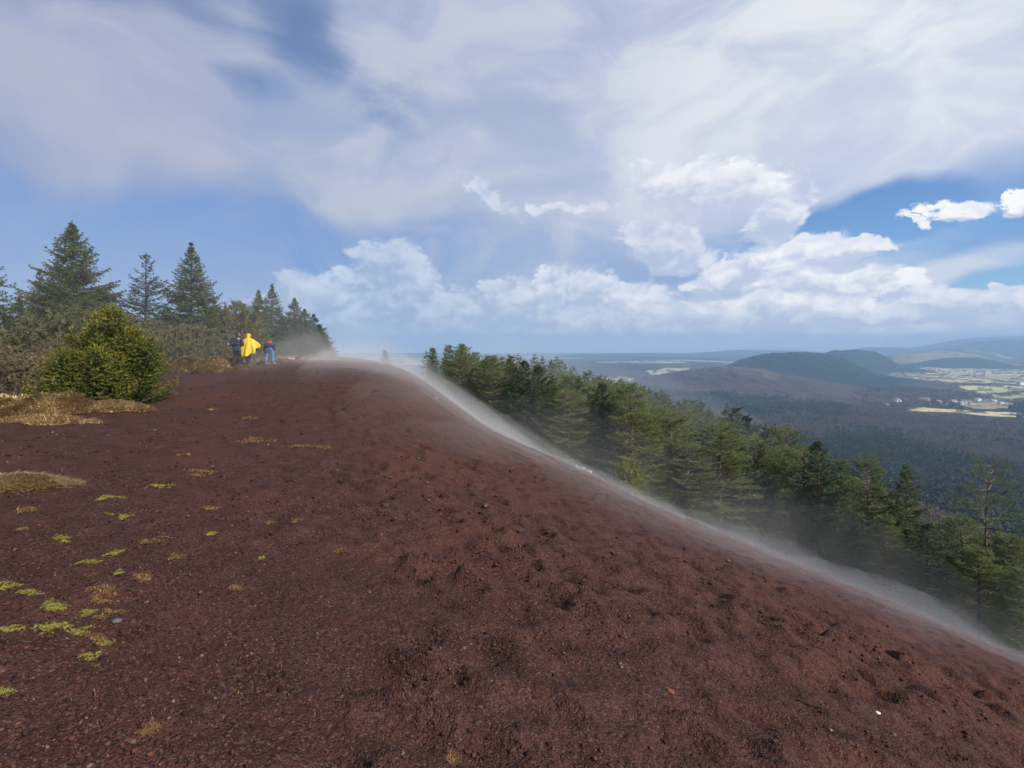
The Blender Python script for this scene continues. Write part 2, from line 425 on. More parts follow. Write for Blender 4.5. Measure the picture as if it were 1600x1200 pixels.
# footprints and slip hollows
def stamp(cx, cy, r, d, el, ang):
    y0, y1 = cy - 3 * r * el, cy + 3 * r * el
    i0, i1 = np.searchsorted(rows, [y0, y1])
    if i1 - i0 < 2: return
    a0 = min((cx - 3 * r * el) / max(y0, .5), (cx - 3 * r * el) / y1); a1 = max((cx + 3 * r * el) / max(y0, .5), (cx + 3 * r * el) / y1)
    j0, j1 = np.searchsorted(cols, [a0, a1])
    if j1 - j0 < 2: return
    X = Xg[i0:i1, j0:j1] - cx; Y = Yg[i0:i1, j0:j1] - cy
    c, s = math.cos(ang), math.sin(ang)
    u = (X * c + Y * s) / (r * el); v = (-X * s + Y * c) / r
    q = u * u + v * v
    k = (u + .3 * v)
    Zg[i0:i1, j0:j1] += d * (-np.exp(-q * 1.3) + .42 * np.exp(-(np.sqrt(q) - 1.35) ** 2 * 5) * (1 + .8 * np.tanh(k)))
pr = np.random.default_rng(5)
N = 21000
yy = 1.6 + 38 * pr.random(N) ** 1.35; 
dd = -.95 + 2.05 * pr.random(N)
for i in range(N):
    y_, d_ = yy[i], dd[i]
    # density: thick on the slope, sparse on the left flat, fewer far away
    keep = .06 + .94 * float(sstep(np.array(d_ + .08 * math.sin(y_)), -.50, -.18))
    clump = float(fbm(np.array([d_ * y_ * .35]), np.array([y_ * .35]), 2, 77)[0])
    if pr.random() > keep * (.95 + .5 * clump) * (.6 if y_ < 4.5 else 1): continue
    r = pr.uniform(.08, .19); stamp(d_ * y_, y_, r, r * pr.uniform(.10, .20) * (.6 if y_ < 4.5 else 1.1), pr.uniform(1.0, 1.9), -.45 + pr.normal() * .5)
# granular surface, finer near the camera
near = 1 - sstep(Yg, 5, 14)
Zg += .016 * fbm(Xg * 6, Yg * 6, 3, 41) * (1 - .6 * sstep(Yg, 5, 16))
Zg += near * (.022 * np.abs(fbm(Xg * 22, Yg * 22, 3, 43)))
Zg += .02 * np.maximum(0, fbm(Xg * 3.1, Yg * 5.1, 3, 47)) * (1 - .7 * sstep(Yg, 5, 12))
veg = np.zeros_like(Zg)
# cover: grass litter on the upper left and beyond the rim
pxg = 800 + 800 * DXg
veg = np.maximum(veg, sstep(DXg, -.62, -.86) * sstep(Yg, 11.5, 15))
veg = np.maximum(veg, sstep(DXg, -.30, -.42) * sstep(Yg, 29, 33))
veg = np.maximum(veg, sstep(Yg, 50, 62))
veg = np.maximum(veg, sstep(Yg - np.interp(DXg, DXS, EDG), 10, 20) * sstep(DXg, -.12, .05))
veg = np.maximum(veg, .45 * sstep(fbm(Xg * .5, Yg * .5, 3, 91), .1, .4) * sstep(DXg, -.55, -.8) * (1 - sstep(Yg, 15, 20)))
nr, nc = Zg.shape
idx = np.arange(nr * nc).reshape(nr, nc)
Q = np.stack([idx[:-1, :-1], idx[:-1, 1:], idx[1:, 1:], idx[1:, :-1]], -1).reshape(-1, 4)
Vg = np.stack([Xg, Yg, Zg], -1).reshape(-1, 3)
# ground behind and beside the photographer
bx = np.linspace(-40, 40, 81); by = np.linspace(-40, 1.25, 42)
BX, BY = np.meshgrid(bx, by)
BZ = -1.66 - .43 * np.maximum(BX, -.2 * np.abs(BY)) * sstep(BX, -6, 4) - .02 * np.abs(BX) + .06 * fbm(BX, BY, 3, 5) - .22 * np.clip(-BY, 0, 3) * 0
BZ = np.where((np.abs(BX) < 3.2 + 0 * BY) & (BY > .4), np.minimum(BZ, gz0(BX, np.maximum(BY, .7)) - .12), BZ)
nb = len(Vg); bi = np.arange(BX.size).reshape(BX.shape) + nb
QB = np.stack([bi[:-1, :-1], bi[:-1, 1:], bi[1:, 1:], bi[1:, :-1]], -1).reshape(-1, 4)
me = mesh('ground', np.vstack([Vg, np.stack([BX, BY, BZ], -1).reshape(-1, 3)]), np.vstack([Q, QB]), [M['scoria']], smooth=True)
attr(me, 'veg', np.concatenate([veg.ravel(), np.zeros(BX.size)]))
ground = tag(link('ground', me), kind='structure')
def gzf(x, y):
    """height of the finished ground (with hollows) by lookup"""
    d = x / y; i = min(max(np.searchsorted(rows, y), 1), nr - 1); j = min(max(np.searchsorted(cols, d), 1), nc - 1)
    return float(Zg[i, j])

# ================================================================== valley and hills
fcols = np.concatenate([np.arange(-2.5, -1.1, .02), np.arange(-1.1, 1.12, .0024), np.arange(1.12, 2.5, .02)])
frows = np.concatenate([np.exp(np.linspace(math.log(100), math.log(700), 170)), 1.0 / np.linspace(1 / 700., 1 / 12000., 420)[1:]])
FX, FY = np.meshgrid(fcols, frows); X2 = FX * FY
FZ = gz0(X2, np.minimum(FY, 1590)); FZ[0] = np.interp(fcols, cols, Zg[-1])
blendf = sstep(FY, 100, 250)
FZ = FZ + blendf * (1.8 * fbm(X2 * .012, FY * .012, 4, 61))
lowhill = sstep(FY, 900, 2200)
FZ += lowhill * (16 * fbm(X2 / 700., FY / 700., 4, 63) + 26 * sstep(FY, 4000, 9000) * fbm(X2 / 2600., FY / 2600., 4, 67))
def poly_mask(PX, PY, poly):
    ins = np.zeros(PX.shape, bool); n = len(poly)
    for i in range(n):
        x1, y1 = poly[i]; x2, y2 = poly[(i + 1) % n]
        if y1 == y2: continue
        c = ((y1 > PY) != (y2 > PY)) & (PX < (x2 - x1) * (PY - y1) / (y2 - y1) + x1); ins ^= c
    return ins
def plain_xy(px, py):
    """where a bearing meets the valley plain"""
    Y = FLOOR / ((540 - py) / 800.0); return (px - 800) / 800.0 * Y, Y
FIELDS = [
 ([(1385,585),(1440,576),(1600,573),(1700,573),(1700,599),(1560,601),(1470,600),(1420,594)], (.46,.44,.24)),  # corners of each field as seen from the summit, then put down on the plain
 ([(1395,587),(1420,577),(1470,579),(1530,576),(1575,585),(1540,594),(1480,597),(1430,593)], (.52,.44,.27)),
 ([(1495,605),(1600,604),(1700,606),(1700,613),(1600,612),(1560,615),(1530,619)], (.50,.50,.24)),
 ([(1548,620),(1600,615),(1700,617),(1700,624),(1600,624),(1570,627)], (.40,.42,.20)),
 ([(1400,640),(1450,638),(1495,642),(1530,644),(1600,646),(1700,648),(1700,656),(1600,653),(1540,650),(1500,645),(1440,643)], (.56,.46,.26)),
 ([(1510,628),(1560,626),(1590,632),(1580,640),(1520,640),(1500,634)], (.30,.27,.19)),
 ([(1376,568),(1440,566),(1520,568),(1600,572),(1600,578),(1500,575),(1420,575)], (.46,.42,.27)),
 ([(1010,580),(1040,574),(1078,575),(1082,580),(1050,585),(1010,588)], (.52,.45,.30)),
 ([(925,590),(1010,588),(1040,592),(1000,597),(940,597)], (.42,.38,.28)),
 ([(1280,570),(1350,567),(1352,572),(1300,574)], (.44,.39,.27)),
 ([(1430,563),(1560,560),(1600,562),(1600,567),(1480,566)], (.40,.42,.28)),
 ([(1160,552),(1300,550),(1300,553),(1180,555)], (.36,.35,.27)),
 ([(930,566),(1060,562),(1080,564),(960,569)], (.34,.34,.27)),
]
PXf = 800 + 800 * FX; PYf = 540 - 800 * FLOOR / FY      # bearing on the flat plain
PYw = PYf + 1.6 * fbm(X2 / 60., FY / 90., 3, 71); PXw = PXf + 14 * fbm(X2 / 110., FY / 160., 3, 72)
field = np.zeros(FX.shape); fcol = np.zeros(FX.shape + (3,))
wood_n = fbm(X2 / 260., FY / 420., 4, 75)
conif = sstep(wood_n, -.05, .12)
c1 = np.array((.024, .036, .026)); c2 = np.array((.080, .062, .058))  # conifer cover darkened in its colour to stand for cloud shadow
fcol[:] = c1 * conif[..., None] + c2 * (1 - conif[..., None])
fcol *= (1 + .5 * fbm(X2 / 30., FY / 45., 3, 78))[..., None]
# beyond the near woods the plain is a patchwork of farmland and copses
patch = sstep(fbm(X2 / 520., FY / 900., 4, 81), .02, .10) * sstep(FY, 4300, 5200)
pc = np.array((.36, .34, .22)) * (1 + .7 * fbm(X2 / 300., FY / 300., 2, 83))[..., None]
fcol = fcol * (1 - patch[..., None]) + pc * patch[..., None]; field = np.maximum(field, patch)
hedge = sstep(fbm(X2 / 34., FY / 60., 3, 84), .16, .24)
for poly, c in FIELDS:
    mk = poly_mask(PXw, PYw, poly) & (FY > 600)
    cc = np.array(c) * (1 + .45 * fbm(X2 / 80., FY / 140., 3, 85))[..., None]
    hh = hedge[..., None]
    fcol = np.where(mk[..., None], cc * (1 - hh) + c1 * 1.4 * hh, fcol); field = np.where(mk, 1 - hedge, field)
# rounded canopy stands up from the plain where it is wooded
can = (1 - field) * sstep(FY, 1300, 1800)
FZ += can * (6 + 5 * fbm(X2 / 14., FY / 30., 2, 87))
FV = np.stack([X2, FY, FZ], -1).reshape(-1, 3)
fi = np.arange(FX.size).reshape(FX.shape)
FQ = np.stack([fi[:-1, :-1], fi[:-1, 1:], fi[1:, 1:], fi[1:, :-1]], -1).reshape(-1, 4)
def land_mat():
    m, t, g, p = mat('land_cover', .95, .05)
    a = g.n('ShaderNodeAttribute', attribute_name='cover').outputs['Color']
    co = g.n('ShaderNodeTexCoord').outputs['Object']
    n = g.noise(co, .06, 4, .7)
    t.links.new(g.mix(1.0, a, g.mix(g.ss(n, .3, .7), (.72, .72, .74), (1.25, 1.22, 1.2)), 'MULTIPLY'), p.inputs['Base Color'])
    b = g.n('ShaderNodeBump'); b.inputs['Strength'].default_value = 1.0; b.inputs['Distance'].default_value = 9.0
    t.links.new(n, b.inputs['Height']); t.links.new(b.outputs[0], p.inputs['Normal'])
    return m
M['land'] = land_mat()
me = mesh('valley', FV, FQ, [M['land']], smooth=True); cattr(me, 'cover', fcol.reshape(-1, 3))
valley = tag(link('valley', me), kind='structure')

def hill(px, pytop, Y, wl, wr, depth, flat, cov, seed, base=None, rough=.12, wood=.7):
    """a real mound standing on the plain; widths in metres"""
    x0 = (px - 800) / 800. * Y; zt = (540 - pytop) / 800. * Y; zb = FLOOR - 6 if base is None else base
    u = np.linspace(-2.2, 2.2, 200); v = np.linspace(-2.0, 2.0, 80)
    U, Vv = np.meshgrid(u, v)
    X = x0 + np.where(U < 0, U * wl, U * wr); Yw = Y + Vv * depth
    nz = fbm(X / (wl + wr) * 3.2, Yw / depth * 1.2, 5, seed)
    r = np.sqrt(U * U + Vv * Vv) * (1 + .25 * nz)
    prof = np.exp(-np.clip(r, 0, None) ** flat * .9)
    prof = prof * (1 + rough * nz * 2)
    prof = np.clip(prof / max(prof[38:42].max(), 1e-3), 0, 1.2)
    Z = zb + (zt - zb) * prof - 12 * sstep(r, 1.7, 2.1)
    cn = sstep(fbm(X / 170., Yw / 260., 4, seed + 3) + wood - .5, -.05, .1)
    c = np.array(cov[0]) * cn[..., None] + np.array(cov[1]) * (1 - cn[..., None])
    c *= (1 + .5 * fbm(X / 40., Yw / 60., 3, seed + 5))[..., None]
    Z += cn * 8 * (fbm(X / 22., Yw / 40., 2, seed + 7) + .5)
    ii = np.arange(U.size).reshape(U.shape)
    F = np.stack([ii[:-1, :-1], ii[:-1, 1:], ii[1:, 1:], ii[1:, :-1]], -1).reshape(-1, 4)
    me = mesh('hill', np.stack([X, Yw, Z], -1).reshape(-1, 3), F, [M['land']], smooth=True); cattr(me, 'cover', c.reshape(-1, 3))
    return tag(link('hill', me), kind='structure')
DK = ((.022, .034, .026), (.07, .06, .05)); PU = ((.075, .058, .056), (.115, .09, .075)); TN = ((.045, .055, .035), (.27, .22, .13))
hill(1140, 573, 2350, 230, 330, 520, 2.0, PU, 101, wood=.75)
hill(1238, 551, 3000, 300, 300, 520, 3.4, DK, 103, wood=1.3)
hill(1330, 547, 4000, 240, 250, 300, 3.2, DK, 105, wood=1.2)
hill(1290, 573, 2800, 330, 170, 380, 2.4, DK, 107, wood=1.1)
hill(1440, 552, 4900, 420, 620, 300, 2.2, TN, 109, wood=.35)
hill(1502, 559, 4300, 330, 330, 220, 2.3, DK, 111, wood=1.2)
hill(1560, 532, 7800, 740, 1300, 900, 2.0, DK, 113, wood=1.0)
hill(1490, 546, 6300, 560, 700, 350, 2.2, TN, 131, wood=.6)
hill(1270, 551, 7200, 800, 700, 350, 2.2, DK, 133, wood=.7)
hill(1380, 543, 9800, 600, 760, 900, 2.4, DK, 115, wood=.8)
hill(1030, 552, 9900, 1500, 1800, 900, 2.2, DK, 117, wood=.8)
hill(1180, 547, 10400, 1100, 1750, 700, 2.4, DK, 119, wood=.7)
hill(930, 556, 8200, 900, 1200, 900, 2.4, DK, 121, wood=.6)
hill(1080, 560, 6800, 700, 700, 600, 2.2, DK, 123, wood=.7)
hill(1570, 525, 10600, 1700, 2300, 600, 2.2, DK, 125, wood=.8)
hill(620, 552, 10400, 3000, 2600, 700, 2.2, DK, 127, wood=.8)

# ================================================================== haze, one closed box round everything
hz_m = bpy.data.materials.new('haze'); hz_m.use_nodes = True; _t = hz_m.node_tree; _t.nodes.clear()
_o = _t.nodes.new('ShaderNodeOutputMaterial'); _v = _t.nodes.new('ShaderNodeVolumePrincipled')
_v.inputs['Color'].default_value = (.46, .71, 1.0, 1); _v.inputs['Density'].default_value = 1.55e-4; _v.inputs['Anisotropy'].default_value = 0
_t.links.new(_v.outputs[0], _o.inputs['Volume'])
def box(name, x0, x1, y0, y1, z0, z1, mats):
    V = np.array([[x, y, z] for z in (z0, z1) for y in (y0, y1) for x in (x0, x1)], float)
    F = np.array([[0,2,3,1],[4,5,7,6],[0,1,5,4],[2,6,7,3],[0,4,6,2],[1,3,7,5]])
    return mesh(name, V, F, mats)
tag(link('haze', box('haze', -31000, 31000, -60, 12500, -330, 216, [hz_m])), 'pale blue air softening the far valley and hills', 'haze', kind='stuff')
# ================================================================== trees
def norm(v): return v / np.maximum(np.linalg.norm(v, axis=-1, keepdims=True), 1e-9)
def tube_mesh(paths, sides=5):
    """paths: list of (points (n,3), radii (n,)) -> verts, quads"""
    Vs, Fs, off = [], [], 0
    for P, R in paths:
        P = np.asarray(P, float); R = np.asarray(R, float); n = len(P)
        T = norm(np.gradient(P, axis=0)); up = np.array([0, 0, 1.]) if abs(T[0][2]) < .9 else np.array([1., 0, 0])
        A = norm(np.cross(T, up)); B = np.cross(T, A)
        th = np.arange(sides) * 2 * math.pi / sides
        ring = P[:, None] + R[:, None, None] * (A[:, None] * np.cos(th)[None, :, None] + B[:, None] * np.sin(th)[None, :, None])
        Vs.append(ring.reshape(-1, 3))
        i = np.arange(n - 1)[:, None] * sides; j = np.arange(sides)[None]; k = (j + 1) % sides
        Fs.append(np.stack([i + j, i + k, i + sides + k, i + sides + j], -1).reshape(-1, 4) + off)
        off += n * sides
    return np.vstack(Vs), np.vstack(Fs)
def tufts(g, P, D, L, Wd, k, spread, tip):
    """needle sprays: k slim triangles at every point P along D"""
    n = len(P); P = np.repeat(P, k, 0); D = np.repeat(D, k, 0); tip = np.repeat(tip, k)
    L = np.repeat(np.broadcast_to(L, n), k) * g.uniform(.65, 1.25, n * k)
    d = norm(D + g.normal(0, spread, (n * k, 3)))
    s = norm(np.cross(d, norm(g.normal(size=(n * k, 3)))))
    P = P + g.normal(0, .25, (n * k, 3)) * L[:, None] * .35
    w = (Wd * g.uniform(.7, 1.3, n * k))[:, None]
    V = np.stack([P - s * w * .5, P + s * w * .5, P + d * L[:, None]], 1).reshape(-1, 3)
    F = np.arange(3 * n * k).reshape(-1, 3)
    return V, F, np.repeat(tip, 3)
def spruce(seed, H, R, z0=.05, whorl=.30, nb=(5, 8), power=.85, droop=.25, lod=1.0, gap=0.0, bulge=0.0, needle=.10, k=4, lean=(0, 0), tiplen=1.0, upturn=.25, uneven=.22, base_fade=.0):
    g = np.random.default_rng(seed)
    limbs = []; PT = []; DT = []; TP = []; LN = []
    z = z0 * H; phase = 0
    def axis(zz): return np.array([lean[0] * (zz / H) ** 1.5, lean[1] * (zz / H) ** 1.5, zz])
    while z < H * .985:
        t = (z / H - z0) / (1 - z0)
        Lb = R * ((1 - t) ** power) * (1 + bulge * math.sin(min(t * 3.2, 3.14))) * (1 - base_fade * (1 - min(t / .25, 1)))
        Lb = max(Lb * (1 - .35 * max(0, (t - .75) / .25)), .05 * tiplen)
        n = max(3, int(g.integers(nb[0], nb[1] + 1) * (1 - .55 * max(0, (t - .6) / .4)))); phase += g.uniform(.4, 1.2)
        for b in range(n):
            if g.random() < gap: continue
            a = phase + b * 2 * math.pi / n + g.normal(0, .18)
            L = Lb * g.uniform(1 - uneven * 1.6, 1 + uneven)
            e0 = (.75 * t ** 1.2 - droop * (1 - t)) + g.normal(0, .09)
            ns = max(4, int(L / (.16 * lod)))
            s = np.linspace(0, 1, ns)
            e = e0 - droop * .6 * np.sin(s * 2.2) + upturn * s ** 2
            dirs = np.stack([np.cos(e) * math.cos(a), np.cos(e) * math.sin(a), np.sin(e)], -1)
            pts = axis(z) + np.cumsum(dirs, 0) * (L / ns)
            zj = g.normal(0, whorl * .3); pts[:, 2] += zj
            limbs.append((np.vstack([axis(z) + [0, 0, zj], pts[ns // 2], pts[-1]]), [.010 + .010 * L, .006 + .004 * L, .003]))
            side = np.array([-math.sin(a), math.cos(a), 0.])
            for q in range(1, ns):
                f = s[q]
                lt = (.40 * L * (1 - f) ** .8 + .10) * (.35 + .65 * min(1, f * 3.0))
                for sg in (-1, 1):
                    l2 = lt * g.uniform(.7, 1.15)
                    d2 = norm(dirs[q] * .75 + side * sg * .85 + np.array([0, 0, g.normal(-.12, .18)]))
                    m = max(1, int(l2 / (.085 * lod)))
                    u = (np.arange(m) + g.random(m)) / m
                    pp = pts[q] + d2 * (u * l2)[:, None]; pp[:, 2] -= (u ** 2) * l2 * .22
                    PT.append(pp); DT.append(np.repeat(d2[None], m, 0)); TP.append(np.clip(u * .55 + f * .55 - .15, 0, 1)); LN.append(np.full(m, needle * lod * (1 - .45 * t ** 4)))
                PT.append(pts[q:q + 1]); DT.append(dirs[q:q + 1]); TP.append(np.array([f])); LN.append(np.array([needle * lod]))
        z += whorl * (1 - .45 * t) * g.uniform(.7, 1.25)
    m = max(4, int(.5 * tiplen / .06)); zz = np.linspace(H * .95, H, m)
    PT.append(np.stack([axis(q) for q in zz])); DT.append(np.repeat([[0, 0, 1.]], m, 0)); TP.append(np.ones(m)); LN.append(np.full(m, needle * .55))
    V, F, T = tufts(g, np.vstack(PT), np.vstack(DT), np.concatenate(LN), needle * .30 * lod, k, .42, np.concatenate(TP))
    tz = np.linspace(-.4, H, 8)
    limbs.append((np.stack([axis(max(q, 0)) + [0, 0, min(q, 0)] for q in tz]), (.012 * H + .02) * (1 - np.clip(tz / H, 0, 1)) ** .9 + .006))
    return (V, F, T), limbs
def pine(seed, H, R, z0=.35, lod=1.0, dens=1.0, needle=.13, up=.35, whorl=.55, power=.55, nb=(4, 6), gap=.1, dead=True):
    g = np.random.default_rng(seed)
    limbs = []; PT = []; DT = []; TP = []
    z = z0 * H; bx, by = g.normal(0, .02 * H, 2)
    def axis(zz):
        q = zz / H; return np.array([bx * math.sin(q * 3), by * math.sin(q * 2.3), zz])
    while z < H * .97:
        t = (z / H - z0) / (1 - z0)
        Lb = R * (1 - t) ** power * (.65 + .35 * math.sin(min(1, t * 2.4) * 1.57)) + .12
        n = g.integers(nb[0], nb[1] + 1); ph = g.uniform(0, 6.28)
        for b in range(n):
            if g.random() < gap: continue
            a = ph + b * 2 * math.pi / n + g.normal(0, .25); L = Lb * g.uniform(.55, 1.2)
            e0 = up * (.3 + t) + g.normal(0, .16); ns = max(4, int(L / .18)); s = np.linspace(0, 1, ns)
            e = e0 + up * s ** 1.5 - .15
            wob = np.cumsum(g.normal(0, .07, ns))
            dirs = np.stack([np.cos(e) * np.cos(a + wob), np.cos(e) * np.sin(a + wob), np.sin(e)], -1)
            pts = axis(z) + np.cumsum(dirs, 0) * (L / ns)
            limbs.append((np.vstack([axis(z), pts[ns // 3], pts[2 * ns // 3], pts[-1]]), [.014 + .012 * L, .010 + .007 * L, .008, .004]))
            for q in range(max(1, int(ns * .30)), ns):
                for sg in (-1, 1):
                    if g.random() > .85 * dens: continue
                    l2 = (.42 * L * (1 - s[q]) + .22) * g.uniform(.6, 1.2)
                    sd = np.array([-math.sin(a), math.cos(a), 0.]) * sg
                    d2 = norm(dirs[q] * .8 + sd * .8 + np.array([0, 0, g.uniform(.0, .45)]))
                    m = max(2, int(l2 / (.11 * lod))); u = (np.arange(m) + .6) / m
                    pp = pts[q] + d2 * (u * l2)[:, None]; pp[:, 2] += u ** 2 * l2 * .18
                    if l2 > .35: limbs.append((np.vstack([pts[q], pp[-1]]), [.007, .003]))
                    PT.append(pp[m // 3:]); DT.append(np.repeat(d2[None], m - m // 3, 0)); TP.append(u[m // 3:])
            PT.append(pts[-2:]); DT.append(dirs[-2:]); TP.append(np.ones(2))
        z += whorl * (1 - .4 * t) * g.uniform(.7, 1.3)
    if dead:
        for i in range(int(H * .8)):
            zz = g.uniform(.12, max(.2, z0 + .05)) * H; a = g.uniform(0, 6.28); L = g.uniform(.4, 1.3)
            e = axis(zz) + np.array([math.cos(a), math.sin(a), g.uniform(-.25, .2)]) * L
            limbs.append((np.vstack([axis(zz), e]), [.016, .004]))
    P = np.vstack(PT); D = np.vstack(DT); D[:, 2] += .25
    V, F, T = tufts(g, P, norm(D), needle * lod ** .5, needle * .24 * lod, 6, .6, np.concatenate(TP))
    tz = np.linspace(-.5, H, 9)
    limbs.append((np.stack([axis(max(q, 0)) + [0, 0, min(q, 0)] for q in tz]), (.011 * H + .03) * (1 - np.clip(tz / H, 0, 1)) ** .8 + .008))
    return (V, F, T), limbs
def shrub(seed, H, R, stems=60, leaf=.07, dens=14, droop=.2, k=3, width=.32, twigs=4):
    g = np.random.default_rng(seed); limbs = []; PT = []; DT = []; TP = []
    for i in range(stems):
        a = g.uniform(0, 6.28); e = g.uniform(.15, 1.5); L = g.uniform(.6, 1.05)
        tgt = np.array([R * math.cos(a) * math.cos(e), R * math.sin(a) * math.cos(e), H * math.sin(e)]) * L
        r0 = g.uniform(0, .35); p0 = np.array([math.cos(a) * R * r0, math.sin(a) * R * r0, 0])
        s = np.linspace(0, 1, 6)[:, None]
        mid = (p0 + tgt) / 2 + np.array([0, 0, .15 * H])
        pts = (1 - s) ** 2 * p0 + 2 * s * (1 - s) * mid + s ** 2 * tgt
        limbs.append((pts, np.linspace(.022, .005, 6) * (.6 + .2 * H)))
        for q in range(twigs * 3):
            u = g.uniform(.2, 1); c = ((1 - u) ** 2 * p0 + 2 * u * (1 - u) * mid + u * u * tgt)
            d = norm(norm(tgt - p0) * .7 + g.normal(0, .6, 3)); l = g.uniform(.2, .45) * (.4 + .3 * H)
            m = dens; v = g.random(m)
            pp = c + d * (v * l)[:, None]; pp[:, 2] -= v * v * l * droop
            limbs.append((np.vstack([c, pp[np.argmax(v)]]), [.006, .002]))
            PT.append(pp); DT.append(np.repeat(d[None], m, 0)); TP.append(v * u)
    P = np.vstack(PT); P[:, 2] = np.maximum(P[:, 2], .02)
    V, F, T = tufts(g, P, np.vstack(DT), leaf, leaf * width, k, .6, np.concatenate(TP))
    return (V, F, T), limbs
def make_tree(name, parts, crown_m, bark, sides=5, crown='crown', trunk='trunk'):
    (V, F, T), limbs = parts
    root = empty(name)
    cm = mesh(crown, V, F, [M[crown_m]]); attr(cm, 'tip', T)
    tv, tf = tube_mesh(limbs, sides)
    link(trunk, mesh(trunk, tv, tf, [M[bark]], smooth=True), root)
    link(crown, cm, root)
    return root
def stand(o, px, Y, top=None, H=None, rz=0.0, wide=1.0, dz=-.08, label=None, cat='tree', group=None):
    """put a tree on the ground at bearing px, depth Y; top = bearing of its tip, H = its modelled height"""
    x = at(px, 0, Y); z = float(gz(x, Y)) if Y > 99 else gzf(x, Y)
    s = 1.0
    if top is not None: s = ((540 - top) / 800. * Y - z) / H
    o.location = (x, Y, z + dz); o.scale = (s * wide, s * wide, s); o.rotation_euler = (0, 0, rz)
    tag(o, label, cat, group)
    return o

G_L = 'conifers along the upper edge of the bare slope'
t = make_tree('spruce_tree', spruce(1, 9, 3.5, z0=.04, whorl=.24, nb=(7, 10), power=.95, droop=.12, lod=1.1, needle=.135, k=5, uneven=.36, lean=(0, 0), upturn=.35), 'spruce', 'bark')
stand(t, 113, 30, 343, 9, .4, 1.02, label='tallest spruce on the ridge, broad and dark, standing behind the round green bush', group=G_L)
t = make_tree('spruce_tree', spruce(2, 7.6, 2.2, z0=.06, whorl=.34, nb=(5, 7), power=.72, droop=-.10, lod=1.1, gap=.2, needle=.125, uneven=.35, upturn=.3), 'spruce_blue', 'bark')
stand(t, 228, 33, 394, 7.6, 1.0, 1.15, label='thin open-branched spruce between the two tall dark spruces', group=G_L)
t = make_tree('spruce_tree', spruce(3, 8.2, 3.0, z0=.03, whorl=.25, nb=(7, 9), power=.98, droop=.10, lod=1.1, needle=.13, k=5, uneven=.30, upturn=.35), 'spruce', 'bark')
stand(t, 299, 33, 377, 8.2, 2.0, 1.0, label='tall narrow dark spruce behind the brown scrub, left of the walkers', group=G_L)
t = make_tree('spruce_tree', spruce(4, 7, 2.3, z0=.05, whorl=.32, nb=(5, 8), power=.75, lod=1.2, needle=.12, gap=.1, uneven=.3), 'spruce', 'bark')
stand(t, -12, 24, 402, 7, .3, 1.0, label='dark spruce cut by the left edge of the picture', group=G_L)
big2 = make_tree('spruce_tree', spruce(5, 6.6, 2.5, z0=.02, whorl=.24, nb=(7, 9), power=.95, lod=1.15, needle=.12, k=5, uneven=.28), 'spruce', 'bark')
stand(big2, 404, 41, 452, 6.6, 0, 1.05, label='dark spruce with rounded shoulders, just behind the yellow poncho', group=G_L)
c = copy_tree(big2); stand(c, 425, 43, 442, 6.6, 2.0, .9, label='pointed spruce rising above its neighbours right of the walkers', group=G_L)
mid3 = make_tree('spruce_tree', spruce(6, 5.6, 2.3, z0=.02, whorl=.23, nb=(7, 9), power=.98, lod=1.2, needle=.12, k=5, uneven=.3), 'spruce_blue', 'bark')
stand(mid3, 460, 44, 464, 5.6, .5, 1.15, label='slim spruce with a sharp tip in the middle of the right-hand clump', group=G_L)
for px, Y, top, rz, w, lb in ((440, 40, 492, 1.0, 1.5, 'low broad spruce behind the bending walker'),
                              (476, 45, 481, 2.2, 1.35, 'spruce just right of the sharp-tipped slim one'),
                              (490, 46, 489, 3.1, 1.35, 'spruce next to last in the clump before the open crest'),
                              (500, 47, 505, 4.4, 1.3, 'sloping spruce at the outer edge of the clump on the crest'),
                              (511, 47, 528, 5.2, 1.5, 'smallest spruce at the foot of the clump on the crest'),
                              (470, 41, 512, 0.2, 2.0, 'bushy spruce filling the front of the clump on the crest'),
                              (455, 45, 496, 1.2, 1.9, 'shaded spruce deep inside the clump on the crest')):
    c = copy_tree(mid3); stand(c, px, Y, top, 5.6, rz, w, label=lb, group=G_L)
for px, Y, top, rz, w, lb in ((150, 31, 452, 3.0, 1.3, 'shorter spruce on the right shoulder of the tallest one'),
                              (62, 29, 418, 1.0, .75, 'leaning thin spruce left of the tallest one'),
                              (30, 27, 462, 1.9, 1.35, 'dense dark spruce filling the gap at far left'),
                              (205, 36, 490, 2.9, 1.5, 'squat spruce under the open-branched thin one'),
                              (262, 36, 478, 4.0, 1.1, 'small spruce between the open-branched one and the narrow dark one'),
                              (335, 37, 468, 5.0, 1.15, 'mid-height spruce on the right flank of the narrow dark one'),
                              (90, 33, 470, .7, 1.5, 'broad spruce low behind the tallest one')):
    c = copy_tree(big2); stand(c, px, Y, top, 6.6, rz, w, label=lb, group=G_L)
